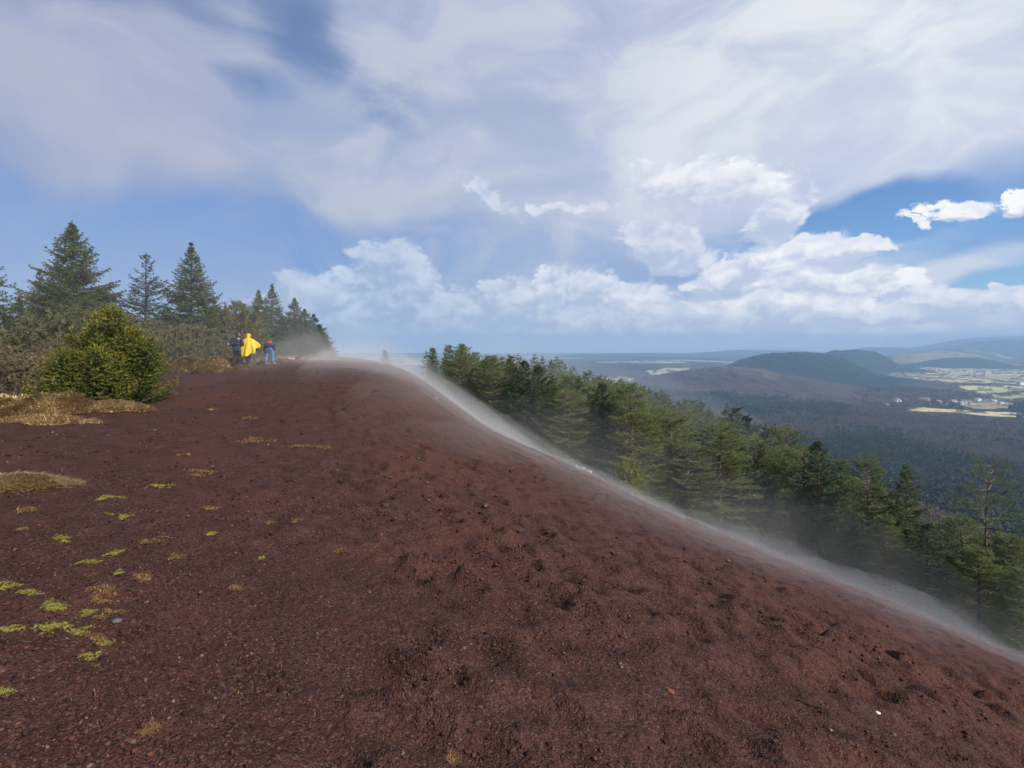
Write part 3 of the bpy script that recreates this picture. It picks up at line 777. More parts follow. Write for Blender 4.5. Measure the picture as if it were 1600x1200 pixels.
# brown half-bare trees and scrub between them
G_S = 'brown scrub in front of the spruces'
sc1 = make_tree('scrub_bush', shrub(11, 2.3, 1.8, 70, .11, 20, .1, 3, .26), 'olive', 'bark_pale')
spots = [(352,35,476,'olive'),(372,36,470,'olive'),(385,38,488,'olive'),(330,32,512,'olive'),(300,31,505,'olive'),(268,30,508,'olive'),
         (345,31,530,'brown'),(312,30,536,'olive'),(285,28.5,530,'olive'),(375,33,515,'brown'),(240,31,500,'olive'),
         (20,22,520,'olive'),(-20,21,505,'olive'),(60,23,500,'olive'),(95,24,488,'olive'),(20,18,545,'brown'),(58,18.5,538,'brown'),(-18,17.5,540,'brown'),(100,19.5,520,'brown'),
         (130,24,478,'olive'),(170,26,486,'olive'),(365,40,500,'olive')]
whr = ['tall wispy brown tree-like bush behind the dark-jacketed walker','thin-topped bush directly behind the poncho','rounded bush right behind the poncho hood',
 'olive bush at the foot of the narrow dark spruce','dull green bush left of the narrow dark spruce foot','bush below the open-branched spruce',
 'rusty bush beside the walkers on the grass bank','low olive bush on the grass bank','lowest bush next to the round green bush','rusty bush behind the dark-jacketed walker',
 'olive bush showing over the right shoulder of the round green bush','olive bush at the left picture edge, upper row','olive bush cut by the left picture edge','dark olive bush over the grey-brown scrub',
 'olive bush below the tallest spruce','grey-brown bush near the left grass mound','grey-brown bush left of the round green bush','grey-brown bush cut by the left edge, lower row','brown bush tucked behind the round green bush',
 'olive bush above the top of the round green bush','thin olive bush behind the tip of the round green bush','olive bush low behind the walkers']
protos = {'olive': sc1}
b2 = make_tree('scrub_bush', shrub(12, 2.3, 1.8, 64, .10, 15, .25, 3, .22), 'brown', 'bark_pale'); protos['brown'] = b2
used = set()
for i, (px, Y, top, kd) in enumerate(spots):
    o = protos[kd] if kd not in used else copy_tree(protos[kd]); used.add(kd)
    stand(o, px, Y, top, 2.3, i * 1.7, 1.0 if i > 2 else .8, label=whr[i], cat='bush', group=G_S)
# the round young spruce in front
def merged(parts_at):
    Vs, Fs, Ts, L, off = [], [], [], [], 0
    for (p, lb), (x, y, z) in parts_at:
        V, F, T = p; Vs.append(V + np.array([x, y, z])); Fs.append(F + off); Ts.append(T); off += len(V)
        L += [(np.asarray(q) + np.array([x, y, z]), w) for q, w in lb]
    return (np.vstack(Vs), np.vstack(Fs), np.concatenate(Ts)), L
kw = dict(z0=.01, whorl=.17, nb=(8, 10), lod=.72, needle=.10, k=5, bulge=.1, upturn=.75, tiplen=.7, droop=-.25)
nb = make_tree('round_bush', merged([(spruce(21, 2.75, 1.35, power=.60, uneven=.30, **kw), (0, 0, 0)), (spruce(23, 2.25, 1.15, power=.62, uneven=.32, **kw), (-.75, .2, 0)),
      (spruce(24, 2.05, 1.10, power=.60, uneven=.32, **kw), (.72, -.15, 0)), (spruce(25, 1.6, .95, power=.6, uneven=.3, **kw), (.35, -.85, 0)), (spruce(26, 1.5, 1.0, power=.6, uneven=.3, **kw), (-.5, -.8, 0))]), 'bush', 'bark')
stand(nb, 174, 14.6, 476, 2.75, 0, .98, label='big round bush with yellow-green tips at the left edge of the bare slope', cat='bush')
yb = make_tree('young_spruce', spruce(22, 1.4, .8, z0=.02, whorl=.14, nb=(7, 9), power=.7, droop=-.3, lod=.8, needle=.08, k=3, upturn=.4, tiplen=.5), 'pine', 'bark')
stand(yb, 420, 31, 527, 1.4, 0, 1.1, label='small pale green spruce behind the bending walker')
c = copy_tree(yb); stand(c, 523, 50, 549, 1.4, 1, 1.3, label='tiny dark bush at the right foot of the spruce clump')
c = copy_tree(yb)
c.location = (at(602, 0, 75), 75, gz(at(602, 0, 75), 75) - .3); zt = (540 - 550) / 800 * 75
s_ = (zt - c.location.z) / 1.4; c.scale = (2.4, 2.4, s_); c.rotation_euler = (0, 0, 2)
tag(c, 'lone little tree poking over the crest between the two stands of trees', 'tree')

# ------------------------------------------------------------------ the forest on the flank
G_F = 'conifers of the forest below the bare slope'
P_sp = [make_tree('spruce_tree', spruce(31, 12, 3.4, z0=.03, whorl=.36, nb=(7, 9), power=.75, lod=1.8, needle=.125, k=4, uneven=.34, droop=.15), 'spruce', 'bark'),
        make_tree('spruce_tree', spruce(32, 12, 3.1, z0=.03, whorl=.36, nb=(7, 9), power=.66, lod=1.8, needle=.125, k=4, gap=.06, uneven=.36, droop=.05), 'spruce_blue', 'bark')]
P_pi = [make_tree('pine_tree', pine(41, 12, 3.0, z0=.08, lod=1.25, dens=1.1, whorl=.36, power=.50, nb=(5, 7)), 'pine', 'bark_pale'),
        make_tree('pine_tree', pine(42, 12, 3.2, z0=.14, lod=1.25, dens=1.1, whorl=.40, power=.45, nb=(5, 7), gap=.15), 'pine', 'bark_pale'),
        make_tree('pine_tree', pine(43, 12, 2.8, z0=.04, lod=1.25, dens=1.1, whorl=.34, power=.6, nb=(5, 8)), 'pine', 'bark')]
P_open = make_tree('pine_tree', pine(44, 12, 3.6, z0=.38, lod=1.2, dens=.8, whorl=.75, power=.42, nb=(4, 6), gap=.1, up=.28), 'pine', 'bark_pale')
fr = np.random.default_rng(99)
TOPX = np.array([655, 672, 700, 722, 745, 790, 850, 890, 925, 990, 1030, 1080, 1130, 1200, 1240, 1300, 1350, 1415, 1480, 1560, 1700])
TOPY = np.array([548, 540, 538, 537, 552, 553, 547, 555, 580, 588, 606, 615, 624, 650, 668, 705, 722, 745, 775, 810, 850])
placed = []
def try_place(px, Y, md):
    x = at(px, 0, Y)
    for (a, b) in placed:
        if (a - x) ** 2 + (b - Y) ** 2 < md * md: return None
    placed.append((x, Y)); return x
def put(proto, first, px, Y, top, wide, label=None, name=None):
    o = proto if first else copy_tree(proto)
    stand(o, px, Y, top, 12.0, fr.uniform(0, 6.28), wide, -.2, label or (LB_S if proto in P_sp else LB_P), 'tree', G_F)
    if Y > 46: o.location.z = float(gz0(o.location.x, Y)) - .3
    return o
LB_S = 'spruce among the many alike in the forest below the bare slope'
LB_P = 'pine among the many alike in the forest below the bare slope'
done = set()
def use(p):
    f = p not in done; done.add(p); return f
special = [ # px, top, depth, proto, wide, label
 (676, 540, 62, P_pi[2], .85, 'leftmost pine of the forest, layered and open, at the crest'),
 (700, 537, 66, P_pi[0], .75, 'second pine from the left end of the forest, pale-tipped'),
 (722, 534, 67, P_pi[2], .75, 'third pine from the left end of the forest, on the crest'),
 (743, 547, 70, P_pi[0], .8, 'short pine on the crest, fourth from the left end of the forest'),
 (1060, 652, 50, P_pi[1], 1.0, 'tall thin-trunked pine right of the yellow-green shrub'),
 (1137, 672, 46, P_pi[0], 1.05, 'pine with a dense olive crown near the bare slope edge'),
 (1190, 690, 44, P_sp[0], 1.05, 'dark spruce whose foot fades into the dust'),
 (1232, 668, 52, P_pi[1], .9, 'pine with a ragged top standing above its neighbours'),
 (1278, 682, 41, P_sp[1], 1.1, 'full spruce with lit yellow-green branches on its right side'),
 (1312, 712, 43, P_pi[2], .85, 'slim pine between the full spruce and the bare-trunked pine'),
 (1354, 704, 38, P_pi[1], .85, 'pine with a clear upper trunk and drooping pale twigs'),
 (1416, 722, 36, P_sp[0], 1.0, 'deep green spruce left of the open-crowned pine'),
 (1549, 714, 37, P_open, .78, 'tall open-crowned pine standing alone against the dark valley'),
 (1497, 800, 35, P_pi[0], 1.3, 'bushy pine left of the open-crowned one'),
 (1580, 830, 33, P_pi[2], 1.5, 'bushy tree at the right picture edge under the open-crowned pine'),
 (1450, 810, 33, P_sp[1], 1.3, 'low broad spruce near the slope edge at lower right'),
 (1530, 850, 31, P_pi[2], 1.6, 'low bright green pine at lower right'),
 (1600, 880, 29, P_pi[0], 1.8, 'bushy green tree cut by the right edge just above the bare slope'),
 (1380, 800, 35, P_pi[2], 1.4, 'low pine in front of the deep green spruce'),
 (1330, 790, 37, P_sp[1], 1.2, 'low spruce right of the full spruce'),
 (1230, 760, 41, P_pi[2], 1.2, 'low dark pine in the dust below the ragged-topped one'),
 (1010, 670, 53, P_pi[0], 1.0, 'olive pine just behind the yellow-green shrub'),
 (1095, 700, 46, P_pi[2], 1.1, 'leafy low pine beside the thin-trunked one')]
for px, top, Y, p, w, lb in special:
    try_place(px, Y, 0); put(p, use(p), px, Y, top, w, lb)
count = len(special); stuff_pts = []
tries = 0
while tries < 30000:
    tries += 1
    px = fr.uniform(665, 1720); Y = 43 + 112 * fr.random() ** 1.15
    dx = (px - 800) / 800.
    if px > 1180 and Y > 95: continue
    E = float(np.interp(dx, DXS, EDG))
    if Y < E + 15 + (14 if px < 720 else 0): continue
    md = 2.2 if Y < 75 else 2.6
    x = at(px, 0, Y)
    if any((a - x) ** 2 + (b - Y) ** 2 < md * md for a, b in placed): continue
    z = float(gz0(x, Y)) - .3
    lim = float(np.interp(px, TOPX, TOPY)) + fr.uniform(-2, 10)
    H = fr.uniform(7.0, 12.5) * (.75 if px < 760 else 1)
    ztop = (540 - lim) / 800. * Y
    H = min(H, ztop - z)
    if H < 3.0: continue
    placed.append((x, Y)); stuff_pts.append((px, Y, H, z))
stuff_pts.sort(key=lambda q: -q[2] / q[1])
near_n = 262
for i, (px, Y, H, z) in enumerate(stuff_pts[:near_n]):
    r = fr.random()
    p = P_sp[fr.integers(2)] if r < (.38 if Y < 90 else .5) else P_pi[fr.integers(3)]
    top = 540 - (z + H) / Y * 800.
    put(p, use(p), px, Y, top, fr.uniform(1.2, 1.7) * (1.2 if H < 8 else 1))
# the small ones further back read as one mass
def lowtree(seed, kind):
    if kind: (V, F, T), lb = spruce(seed, 12, 2.9, z0=.05, whorl=.8, nb=(6, 7), lod=3.6, needle=.10, power=.8, k=2, uneven=.3)
    else: (V, F, T), lb = pine(seed, 12, 2.6, z0=.15, lod=2.6, whorl=.9, nb=(5, 6), dens=.8)
    return V, F, T
low = [lowtree(51, 1), lowtree(52, 1), lowtree(53, 0), lowtree(54, 0)]
def scatter(name, pts, lows, m, label, cat):
    Vs, Fs, Ts, off = [], [], [], 0
    for (x, y, z, H, w, k) in pts:
        V, F, T = lows[k]; a = fr.uniform(0, 6.28); c, s = math.cos(a), math.sin(a); q = H / 12.
        X = np.stack([(V[:, 0] * c - V[:, 1] * s) * q * w + x, (V[:, 0] * s + V[:, 1] * c) * q * w + y, V[:, 2] * q + z], -1)
        Vs.append(X.astype(np.float32)); Fs.append(F + off); Ts.append(T); off += len(V)
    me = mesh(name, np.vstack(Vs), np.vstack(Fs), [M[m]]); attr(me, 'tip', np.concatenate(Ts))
    return tag(link(name, me), label, cat, kind='stuff')
rest = stuff_pts[near_n:]
print('forest', len(stuff_pts), 'rest', len(rest))
rp = [(at(px, 0, Y), Y, z, H, fr.uniform(1.0, 1.4), int(fr.integers(2))) for px, Y, H, z in rest]
if rp: scatter('forest', rp, low[:2], 'spruce', 'dense conifer forest filling the flank further back', 'forest')
# yellow-green shrub
ys = make_tree('leafy_shrub', shrub(61, 4.6, 2.0, 80, .13, 16, .0, 3, .6, 5), 'yellow', 'bark')
stand(ys, 981, 36, 712, 4.6, 0, 1.0, label='rounded yellow-green shrub at the forest edge beside the bare slope', cat='shrub')
ys.location.z = -.3 + float(gz0(ys.location.x, 36)); _s = ((540 - 711) / 800 * 36 - ys.location.z) / 4.6; ys.scale = (_s * .92, _s * .92, _s)

# ------------------------------------------------------------------ valley woods: too many to count
def blobtree(seed, kind):
    g = np.random.default_rng(seed)
    if kind == 0:   # conifer: ragged cone of big sprays
        n = 46; t = g.random(n) ** .8; a = g.uniform(0, 6.28, n); r = (1 - t) * 2.6
        P = np.stack([np.cos(a) * r * .45, np.sin(a) * r * .45, 12 * (.12 + .86 * t)], -1)
        D = norm(np.stack([np.cos(a), np.sin(a), np.full(n, -.15) + t], -1))
        V, F, T = tufts(g, P, D, 1.9, 1.5, 1, .3, t)
    else:           # bare broadleaf: airy dome of twigs
        n = 70; u = norm(g.normal(size=(n, 3))); u[:, 2] = np.abs(u[:, 2]); rr = g.random(n)[:, None] ** .4
        P = u * np.array([3.0, 3.0, 6.5]) * rr * .75 + [0, 0, 4.0]
        V, F, T = tufts(g, P, norm(u + [0, 0, .6]), 2.3, .7, 1, .35, rr[:, 0])
    return V, F, T
bl = [blobtree(71, 0), blobtree(72, 0), blobtree(73, 1), blobtree(74, 1)]
vr = np.random.default_rng(31)
def valley_pts(n, y0, y1, x0=-.28, x1=1.12):
    Y = np.sqrt(vr.uniform(y0 ** 2, y1 ** 2, n)); d = vr.uniform(x0, x1, n)
    i = np.clip(np.searchsorted(frows, Y), 1, len(frows) - 1); j = np.clip(np.searchsorted(fcols, d), 1, len(fcols) - 1)
    z = FZ[i, j]; ok = field[i, j] < .3
    if y1 > 800:
        for q in (1.03, 1.06, 1.08): ok &= field[np.clip(np.searchsorted(frows, Y * q), 1, len(frows) - 1), j] < .3
    ok &= ~((Y < 160) & (d < .42)); c = conif[i, j] > vr.random(n)
    return d[ok] * Y[ok], Y[ok], z[ok], c[ok]
con, bar = [], []
for n, y0, y1, h in ((5200, 130, 420, 13), (9500, 420, 900, 14), (15000, 900, 1900, 15)):
    X, Y, Z, C = valley_pts(n, y0, y1)
    for x, y, z, c in zip(X, Y, Z, C):
        sh = -(9 if y > 1500 else 0)
        q = (x, y, z + sh, h * vr.uniform(.7, 1.25), vr.uniform(.9, 1.35) * (1 if y < 900 else 1.25), int(vr.integers(2)))
        (con if c else bar).append(q)
scatter('woods', con, bl[:2], 'far_conifer', 'dark conifer woods covering the valley', 'woods')
scatter('woods', bar, bl[2:], 'far_bare', 'bare winter woods of purplish brown covering the valley', 'woods')
# ================================================================== blowing dust and mist, each a closed low body of thin air
def air(name, col, dens, an=0.2):
    m = bpy.data.materials.new(name); m.use_nodes = True; t = m.node_tree; t.nodes.clear()
    o = t.nodes.new('ShaderNodeOutputMaterial'); v = t.nodes.new('ShaderNodeVolumePrincipled')
    v.inputs['Color'].default_value = (*col, 1); v.inputs['Density'].default_value = dens; v.inputs['Anisotropy'].default_value = -.15
    t.links.new(v.outputs[0], o.inputs['Volume']); return m
def hull(name, d0, d1, y0, y1, hfun, m, label, nd=150, ny=80):
    """low closed body hugging the ground: hfun(dx, Y, x) gives its height"""
    dd = np.linspace(d0, d1, nd); yy = np.exp(np.linspace(math.log(y0), math.log(y1), ny)); Dx, Yy = np.meshgrid(dd, yy); X = Dx * Yy
    g0 = gz0(X, Yy); h = np.maximum(hfun(Dx, Yy, X), 0)
    e = np.minimum.reduce([(Dx - d0) / .06, (d1 - Dx) / .06, (Yy - y0) / (.08 * y0 + .5), (y1 - Yy) / (.06 * y1)])
    h = h * np.clip(e, 0, 1) ** 1.0
    T = np.stack([X, Yy, g0 - .14 + h], -1).reshape(-1, 3); Bm = np.stack([X, Yy, g0 - .45], -1).reshape(-1, 3)
    i = np.arange(nd * ny).reshape(ny, nd); n = nd * ny
    top = np.stack([i[:-1, :-1], i[:-1, 1:], i[1:, 1:], i[1:, :-1]], -1).reshape(-1, 4)
    bot = top[:, ::-1] + n
    loop = np.concatenate([i[0, :], i[1:, -1], i[-1, -2::-1], i[-2:0:-1, 0]]); nx = np.roll(loop, -1)
    side = np.stack([loop + n, nx + n, nx, loop], -1)
    me = mesh(name, np.vstack([T, Bm]), np.vstack([top, bot, side]), [m])
    return tag(link(name, me), label, 'dust', kind='stuff')
def lee(Dx, Y, a, b, c, d):
    E = np.interp(Dx, DXS, EDG); r = Y / E
    return sstep(r, a, b) * (1 - sstep(r, c, d))
def wind(X, Y, sc, seed, st=2.6):
    """gusts drawn out along the crest"""
    u = X * .85 - Y * .52; w = X * .52 + Y * .85
    return fbm(w / sc / st, u / sc, 4, seed)
LAB = 'pale dust and vapour blown over the edge of the bare slope'
D1 = air('dust_low', (.95, .95, .92), .0032); D2 = air('dust_mid', (.94, .95, .93), .0026); D3 = air('dust_high', (.93, .95, .93), .0034)
dr = lambda Dx: sstep(Dx, -.26, .16)
hull('dust', -.30, 1.12, 17, 62, lambda D, Y, X: dr(D) * lee(D, Y, .9, 1.4, 1.6, 2.5) * (.7 + 2.6 * wind(X, Y, 1.8, 201)), D1, LAB)
hull('dust', -.34, 1.12, 17, 70, lambda D, Y, X: dr(D) * lee(D, Y, .70, 1.4, 1.7, 2.8) * (2.0 + 4.2 * wind(X, Y, 3.0, 203) + .3), D2, LAB)
hull('dust', -.34, 1.14, 20, 90, lambda D, Y, X: dr(D) * lee(D, Y, .9, 1.3, 2.0, 3.6) * (4.6 + 4.0 * wind(X, Y, 6.0, 205)), D3, LAB)
hull('dust', -.34, 1.14, 18, 80, lambda D, Y, X: dr(D) * lee(D, Y, .85, 1.2, 1.6, 3.0) * (3.2 + 4.6 * wind(X, Y, 2.4, 207)), D2, LAB)
hull('dust', -.48, .26, 9, 40, lambda D, Y, X: sstep(D, -.46, -.28) * (1 - sstep(D, -.14, .14)) * sstep(Y, 9.5, 18) * (1 - sstep(Y, 28, 38)) * (1.0 + 3.0 * np.maximum(-.25, wind(X, Y, 2.6, 221))), air('dust_gust', (.93, .92, .93), .026), 'gust of dust sweeping across the top of the slope')
# plumes streaming over the crest itself
pl = lambda D, Y: sstep(D, -.56, -.26) * (1 - sstep(D, -.02, .14)) * sstep(Y, 13, 34)
hull('dust', -.56, .16, 12, 50, lambda D, Y, X: pl(D, Y) * (.55 + 1.9 * np.maximum(0, wind(X, Y, 2.2, 211))), air('dust_plume', (.93, .92, .90), .008),
     'thin dust drifting over the crest past the walkers')
hull('dust', -.60, .30, 10, 52, lambda D, Y, X: sstep(D, -.58, -.40) * (1 - sstep(D, -.08, .24)) * sstep(Y, 10, 30) * (1.7 + 1.5 * wind(X, Y, 5, 213)), air('dust_veil', (.92, .92, .92), .011),
     'faint dust veil above the crest')
hull('dust', -.1, 1.14, 5, 26, lambda D, Y, X: sstep(D, -.08, .3) * sstep(Y, 6, 14) * (1 - sstep(Y / np.interp(D, DXS, EDG), .65, .95)) * (.8 + .9 * wind(X, Y, 2.4, 215)), air('dust_slope', (.90, .90, .95), .026),
     'faint dust skimming the lower right of the bare slope')

hull('mist', -1.3, -.18, 12, 70, lambda D, Y, X: sstep(Y, 13, 26) * (1 - sstep(D, -.46, -.34)) * (9 + 3 * wind(X, Y, 9, 217)), air('mist_left', (.90, .92, .94), .0035), 'thin mist among the spruces on the ridge', 60, 40)
hull('mist', -.2, 1.3, 34, 190, lambda D, Y, X: sstep(D, -.2, 0) * sstep(Y, 36, 60) * (15 + 4 * wind(X, Y, 14, 219)), air('mist_right', (.90, .94, .94), .0016), 'thin mist hanging in the forest below the slope', 90, 50)
# ================================================================== loose stones
SR = np.random.default_rng(17)
def stone_lows(n, seed, sub=0):
    import bmesh
    out = []
    for k in range(n):
        bm = bmesh.new(); bmesh.ops.create_icosphere(bm, subdivisions=sub + 1, radius=1.0)
        g = np.random.default_rng(seed + k); V = np.array([v.co[:] for v in bm.verts]); F = np.array([[v.index for v in f.verts] for f in bm.faces]); bm.free()
        V *= (1 + g.normal(0, .20 if sub == 0 else .10, (len(V), 1)))
        for q in range(5):     # knock flats off it
            d = norm(g.normal(size=3)); s = V @ d; lim = g.uniform(.45, .75); V -= np.maximum(s - lim, 0)[:, None] * d * .9
        V *= g.uniform(.6, 1.25, 3); out.append((V, F))
    return out
st = stone_lows(7, 300)
def scatter_stones(n, d0, d1, ly0, ly1, s0, s1, grow):
    Vs, Fs, Cs, off = [], [], [], 0
    D = SR.uniform(d0, d1, n); Y = np.exp(SR.uniform(ly0, ly1, n))
    size = (s0 + (s1 - s0) * SR.random(n) ** 4) * (Y ** grow)
    i = np.clip(np.searchsorted(rows, Y), 1, nr - 1); j = np.clip(np.searchsorted(cols, D), 1, nc - 1); Z = Zg[i, j]
    cl = fbm(D * Y * 1.3, Y * 1.3, 3, 303)
    ok = SR.random(n) < np.clip(.55 + 1.6 * cl, .12, 1); D, Y, Z, size = D[ok], Y[ok], Z[ok], size[ok]; n = len(D)
    kinds = SR.integers(0, len(st), n); ang = SR.uniform(0, 6.28, n); sq = SR.uniform(.55, 1.0, n); tone = SR.random(n)
    for k, (V, F) in enumerate(st):
        q = kinds == k; m = q.sum()
        c, s = np.cos(ang[q])[:, None], np.sin(ang[q])[:, None]
        x = V[None, :, 0] * c - V[None, :, 1] * s; y = V[None, :, 0] * s + V[None, :, 1] * c; z = V[None, :, 2] * sq[q][:, None]
        S = size[q][:, None]
        P = np.stack([x * S + (D[q] * Y[q])[:, None], y * S + Y[q][:, None], z * S + Z[q][:, None] + S * .25], -1).reshape(-1, 3)
        Vs.append(P); Fs.append((F[None] + (np.arange(m) * len(V))[:, None, None]).reshape(-1, 3) + off); Cs.append(np.repeat(tone[q], len(V))); off += m * len(V)
    return np.vstack(Vs), np.vstack(Fs), np.concatenate(Cs)
def stone_mat(name, ramp, rough=.95):
    m, t, g, p = mat(name, rough, .12)
    a = g.n('ShaderNodeAttribute', attribute_name='tone').outputs['Fac']
    cr = g.n('ShaderNodeValToRGB'); t.links.new(a, cr.inputs[0]); e = cr.color_ramp.elements
    e[0].position = ramp[0][0]; e[0].color = (*ramp[0][1], 1); e[1].position = ramp[-1][0]; e[1].color = (*ramp[-1][1], 1)
    for q, c in ramp[1:-1]: x = e.new(q); x.color = (*c, 1)
    n = g.noise(g.n('ShaderNodeTexCoord').outputs['Object'], 90, 3, .6)
    t.links.new(g.mix(1.0, cr.outputs[0], g.mix(n, (.6, .6, .6), (1.35, 1.35, 1.35)), 'MULTIPLY'), p.inputs['Base Color'])
    b = g.n('ShaderNodeBump'); b.inputs['Strength'].default_value = .6; b.inputs['Distance'].default_value = .01
    t.links.new(n, b.inputs['Height']); t.links.new(b.outputs[0], p.inputs['Normal'])
    return m
M['gravel'] = stone_mat('cinders', [(0, (.020, .014, .013)), (.35, (.050, .024, .018)), (.75, (.084, .038, .028)), (.93, (.115, .050, .034)), (.97, (.13, .085, .06)), (1, (.17, .12, .08))])
V1, F1, C1 = scatter_stones(60000, -1.15, 1.15, math.log(1.5), math.log(7), .0025, .011, .4)
V2, F2, C2 = scatter_stones(20000, -1.15, 1.15, math.log(6), math.log(30), .0035, .017, .4)
me = mesh('gravel', np.vstack([V1, V2]), np.vstack([F1, F2 + len(V1)]), [M['gravel']]); attr(me, 'tone', np.concatenate([C1, C2]))
tag(link('gravel', me), 'loose red-brown cinders strewn over the slope', 'gravel', kind='stuff')
big = stone_lows(6, 340, 1)
def stone(px, py, size, c, label, k=0, flat=.7, cat='stone', group=None):
    # depth where this bearing meets the slope
    d = (px - 800) / 800.; tz = (540 - py) / 800.
    yy = rows[(rows < 46)]; i = np.searchsorted(cols, d); zz = Zg[:len(yy), i] / yy
    q = np.argmax(zz > tz - .0005) if (zz > tz).any() else len(yy) - 1
    Y = yy[q]; V, F = big[k % 6]
    m = plain('stone_' + label.split()[0], c, .9, .15, .3, 30, .5)
    me = mesh('stone', V * np.array([size, size * .8, size * flat]), F, [m])
    o = link('stone', me); o.location = (d * Y, Y, gzf(d * Y, Y) + size * flat * .3); o.rotation_euler = (0, 0, k * 1.3)
    return tag(o, label, cat, group)
def bearing_hit(px, py):
    d = (px - 800) / 800.; tz = (540 - py) / 800.; n = int((rows < 58).sum()); i = min(np.searchsorted(cols, d), nc - 1)
    zz = Zg[:n, i] / rows[:n]; q = int(np.argmax(zz > tz)) if (zz > tz).any() else int(np.argmax(zz))
    return d * rows[q], rows[q]
stone(183, 971, .036, (.10, .085, .085), 'grey-brown stone casting a dark shadow among the moss patches', 0)
stone(1372, 1116, .021, (.62, .58, .54), 'white pebble low on the right of the slope', 1)
stone(1047, 1082, .026, (.20, .075, .045), 'orange-red cinder near the bottom centre', 2)
stone(725, 1014, .024, (.20, .075, .045), 'rusty red cinder left of the centre footprints', 3)
stone(681, 624, .11, (.26, .21, .18), 'pale boulder lying alone on the far slope under the crest pines', 4)
stone(1298, 1142, .016, (.36, .28, .17), 'tiny tan pebble below the white pebble', 5)
stone(758, 792, .035, (.15, .11, .095), 'light stone in the middle of the slope', 2)
stone(603, 790, .05, (.06, .045, .045), 'dark stone in the footprints left of the middle', 1)
stone(1100, 906, .05, (.05, .04, .04), 'dark flat stone on the right of the slope', 3, .4)
# pale rubble on the rim at the forest edge
G_R = 'pale stones of the rubble on the rim'
for i in range(16):
    px = 898 + i * 2.6 + SR.uniform(-2, 2); py = 729 + i * 1.55 + SR.uniform(-1, 2)
    d = (px - 800) / 800.; Y = float(np.interp(d, DXS, EDG)) + SR.uniform(-1, 3)
    V, F = big[i % 6]; s = SR.uniform(.10, .22)
    me = mesh('stone', V * np.array([s, s, s * .7]), F, [M.setdefault('rubble', plain('rubble', (.20, .18, .165), .9, .15, .3, 14, .5))])
    o = link('stone', me); o.location = (d * Y, Y, gzf(d * Y, Y) + s * .35)
    tag(o, 'pale grey stone in the line of rubble on the rim left of the yellow-green shrub', 'stone', G_R)

# ================================================================== grass and moss
def blades(g, P, N, L, W_, lean, curl=.5, flow=None):
    """curved grass blades, two triangles-strips each"""
    n = len(P); a = g.uniform(0, 6.28, n); d = np.stack([np.cos(a), np.sin(a), np.zeros(n)], -1)
    if flow is not None: d = norm(d * .7 + np.array(flow))
    ln = L * g.uniform(.5, 1.3, n); le = lean * g.uniform(.4, 1.3, n)
    s = norm(np.cross(d, [0, 0, 1.])) * (W_ * g.uniform(.6, 1.4, n))[:, None] * .5
    up = norm(N)
    p1 = P + (up * (1 - .35 * le)[:, None] + d * (.55 * le)[:, None]) * (ln * .55)[:, None]
    p2 = p1 + (up * (.55 - curl * le)[:, None] + d * (le + .25)[:, None]) * (ln * .5)[:, None]
    V = np.stack([P - s, P + s, p1 + s * .7, p1 - s * .7, p2], 1).reshape(-1, 3)
    b = np.arange(n)[:, None] * 5
    return V, b + np.array([[0, 1, 2, 3]]), b + np.array([[3, 2, 4]]), np.repeat(g.random(n), 5)
def grass_mat(name, stops):
    m, t, g, p = mat(name, .8, .15)
    a = g.n('ShaderNodeAttribute', attribute_name='tone').outputs['Fac']
    cr = g.n('ShaderNodeValToRGB'); t.links.new(a, cr.inputs[0]); e = cr.color_ramp.elements
    e[0].position = stops[0][0]; e[0].color = (*stops[0][1], 1); e[1].position = stops[-1][0]; e[1].color = (*stops[-1][1], 1)
    for q, c in stops[1:-1]: x = e.new(q); x.color = (*c, 1)
    n = g.noise(g.n('ShaderNodeTexCoord').outputs['Object'], 1.6, 3, .6)
    c = g.mix(1.0, cr.outputs[0], g.mix(g.ss(n, .3, .7), (.70, .68, .62), (1.2, 1.2, 1.2)), 'MULTIPLY')
    t.links.new(c, p.inputs['Base Color']); return m
M['dry'] = grass_mat('dry_grass', [(0, (.24, .15, .08)), (.3, (.38, .26, .13)), (.7, (.52, .38, .20)), (1, (.64, .50, .28))])
M['drygreen'] = grass_mat('mossy_grass', [(0, (.20, .13, .06)), (.35, (.34, .25, .10)), (.7, (.40, .34, .13)), (1, (.58, .46, .24))])
M['moss'] = grass_mat('moss', [(0, (.085, .09, .02)), (.4, (.20, .19, .037)), (1, (.40, .35, .085))])
M['straw'] = grass_mat('straw', [(0, (.10, .052, .026)), (.5, (.20, .115, .045)), (1, (.38, .25, .11))])
M['turf'] = plain('turf', (.34, .23, .12), .95, .1, .4, 7, .5)
M['turfdark'] = plain('moss_bed', (.07, .06, .022), .95, .1, .4, 30, .5)
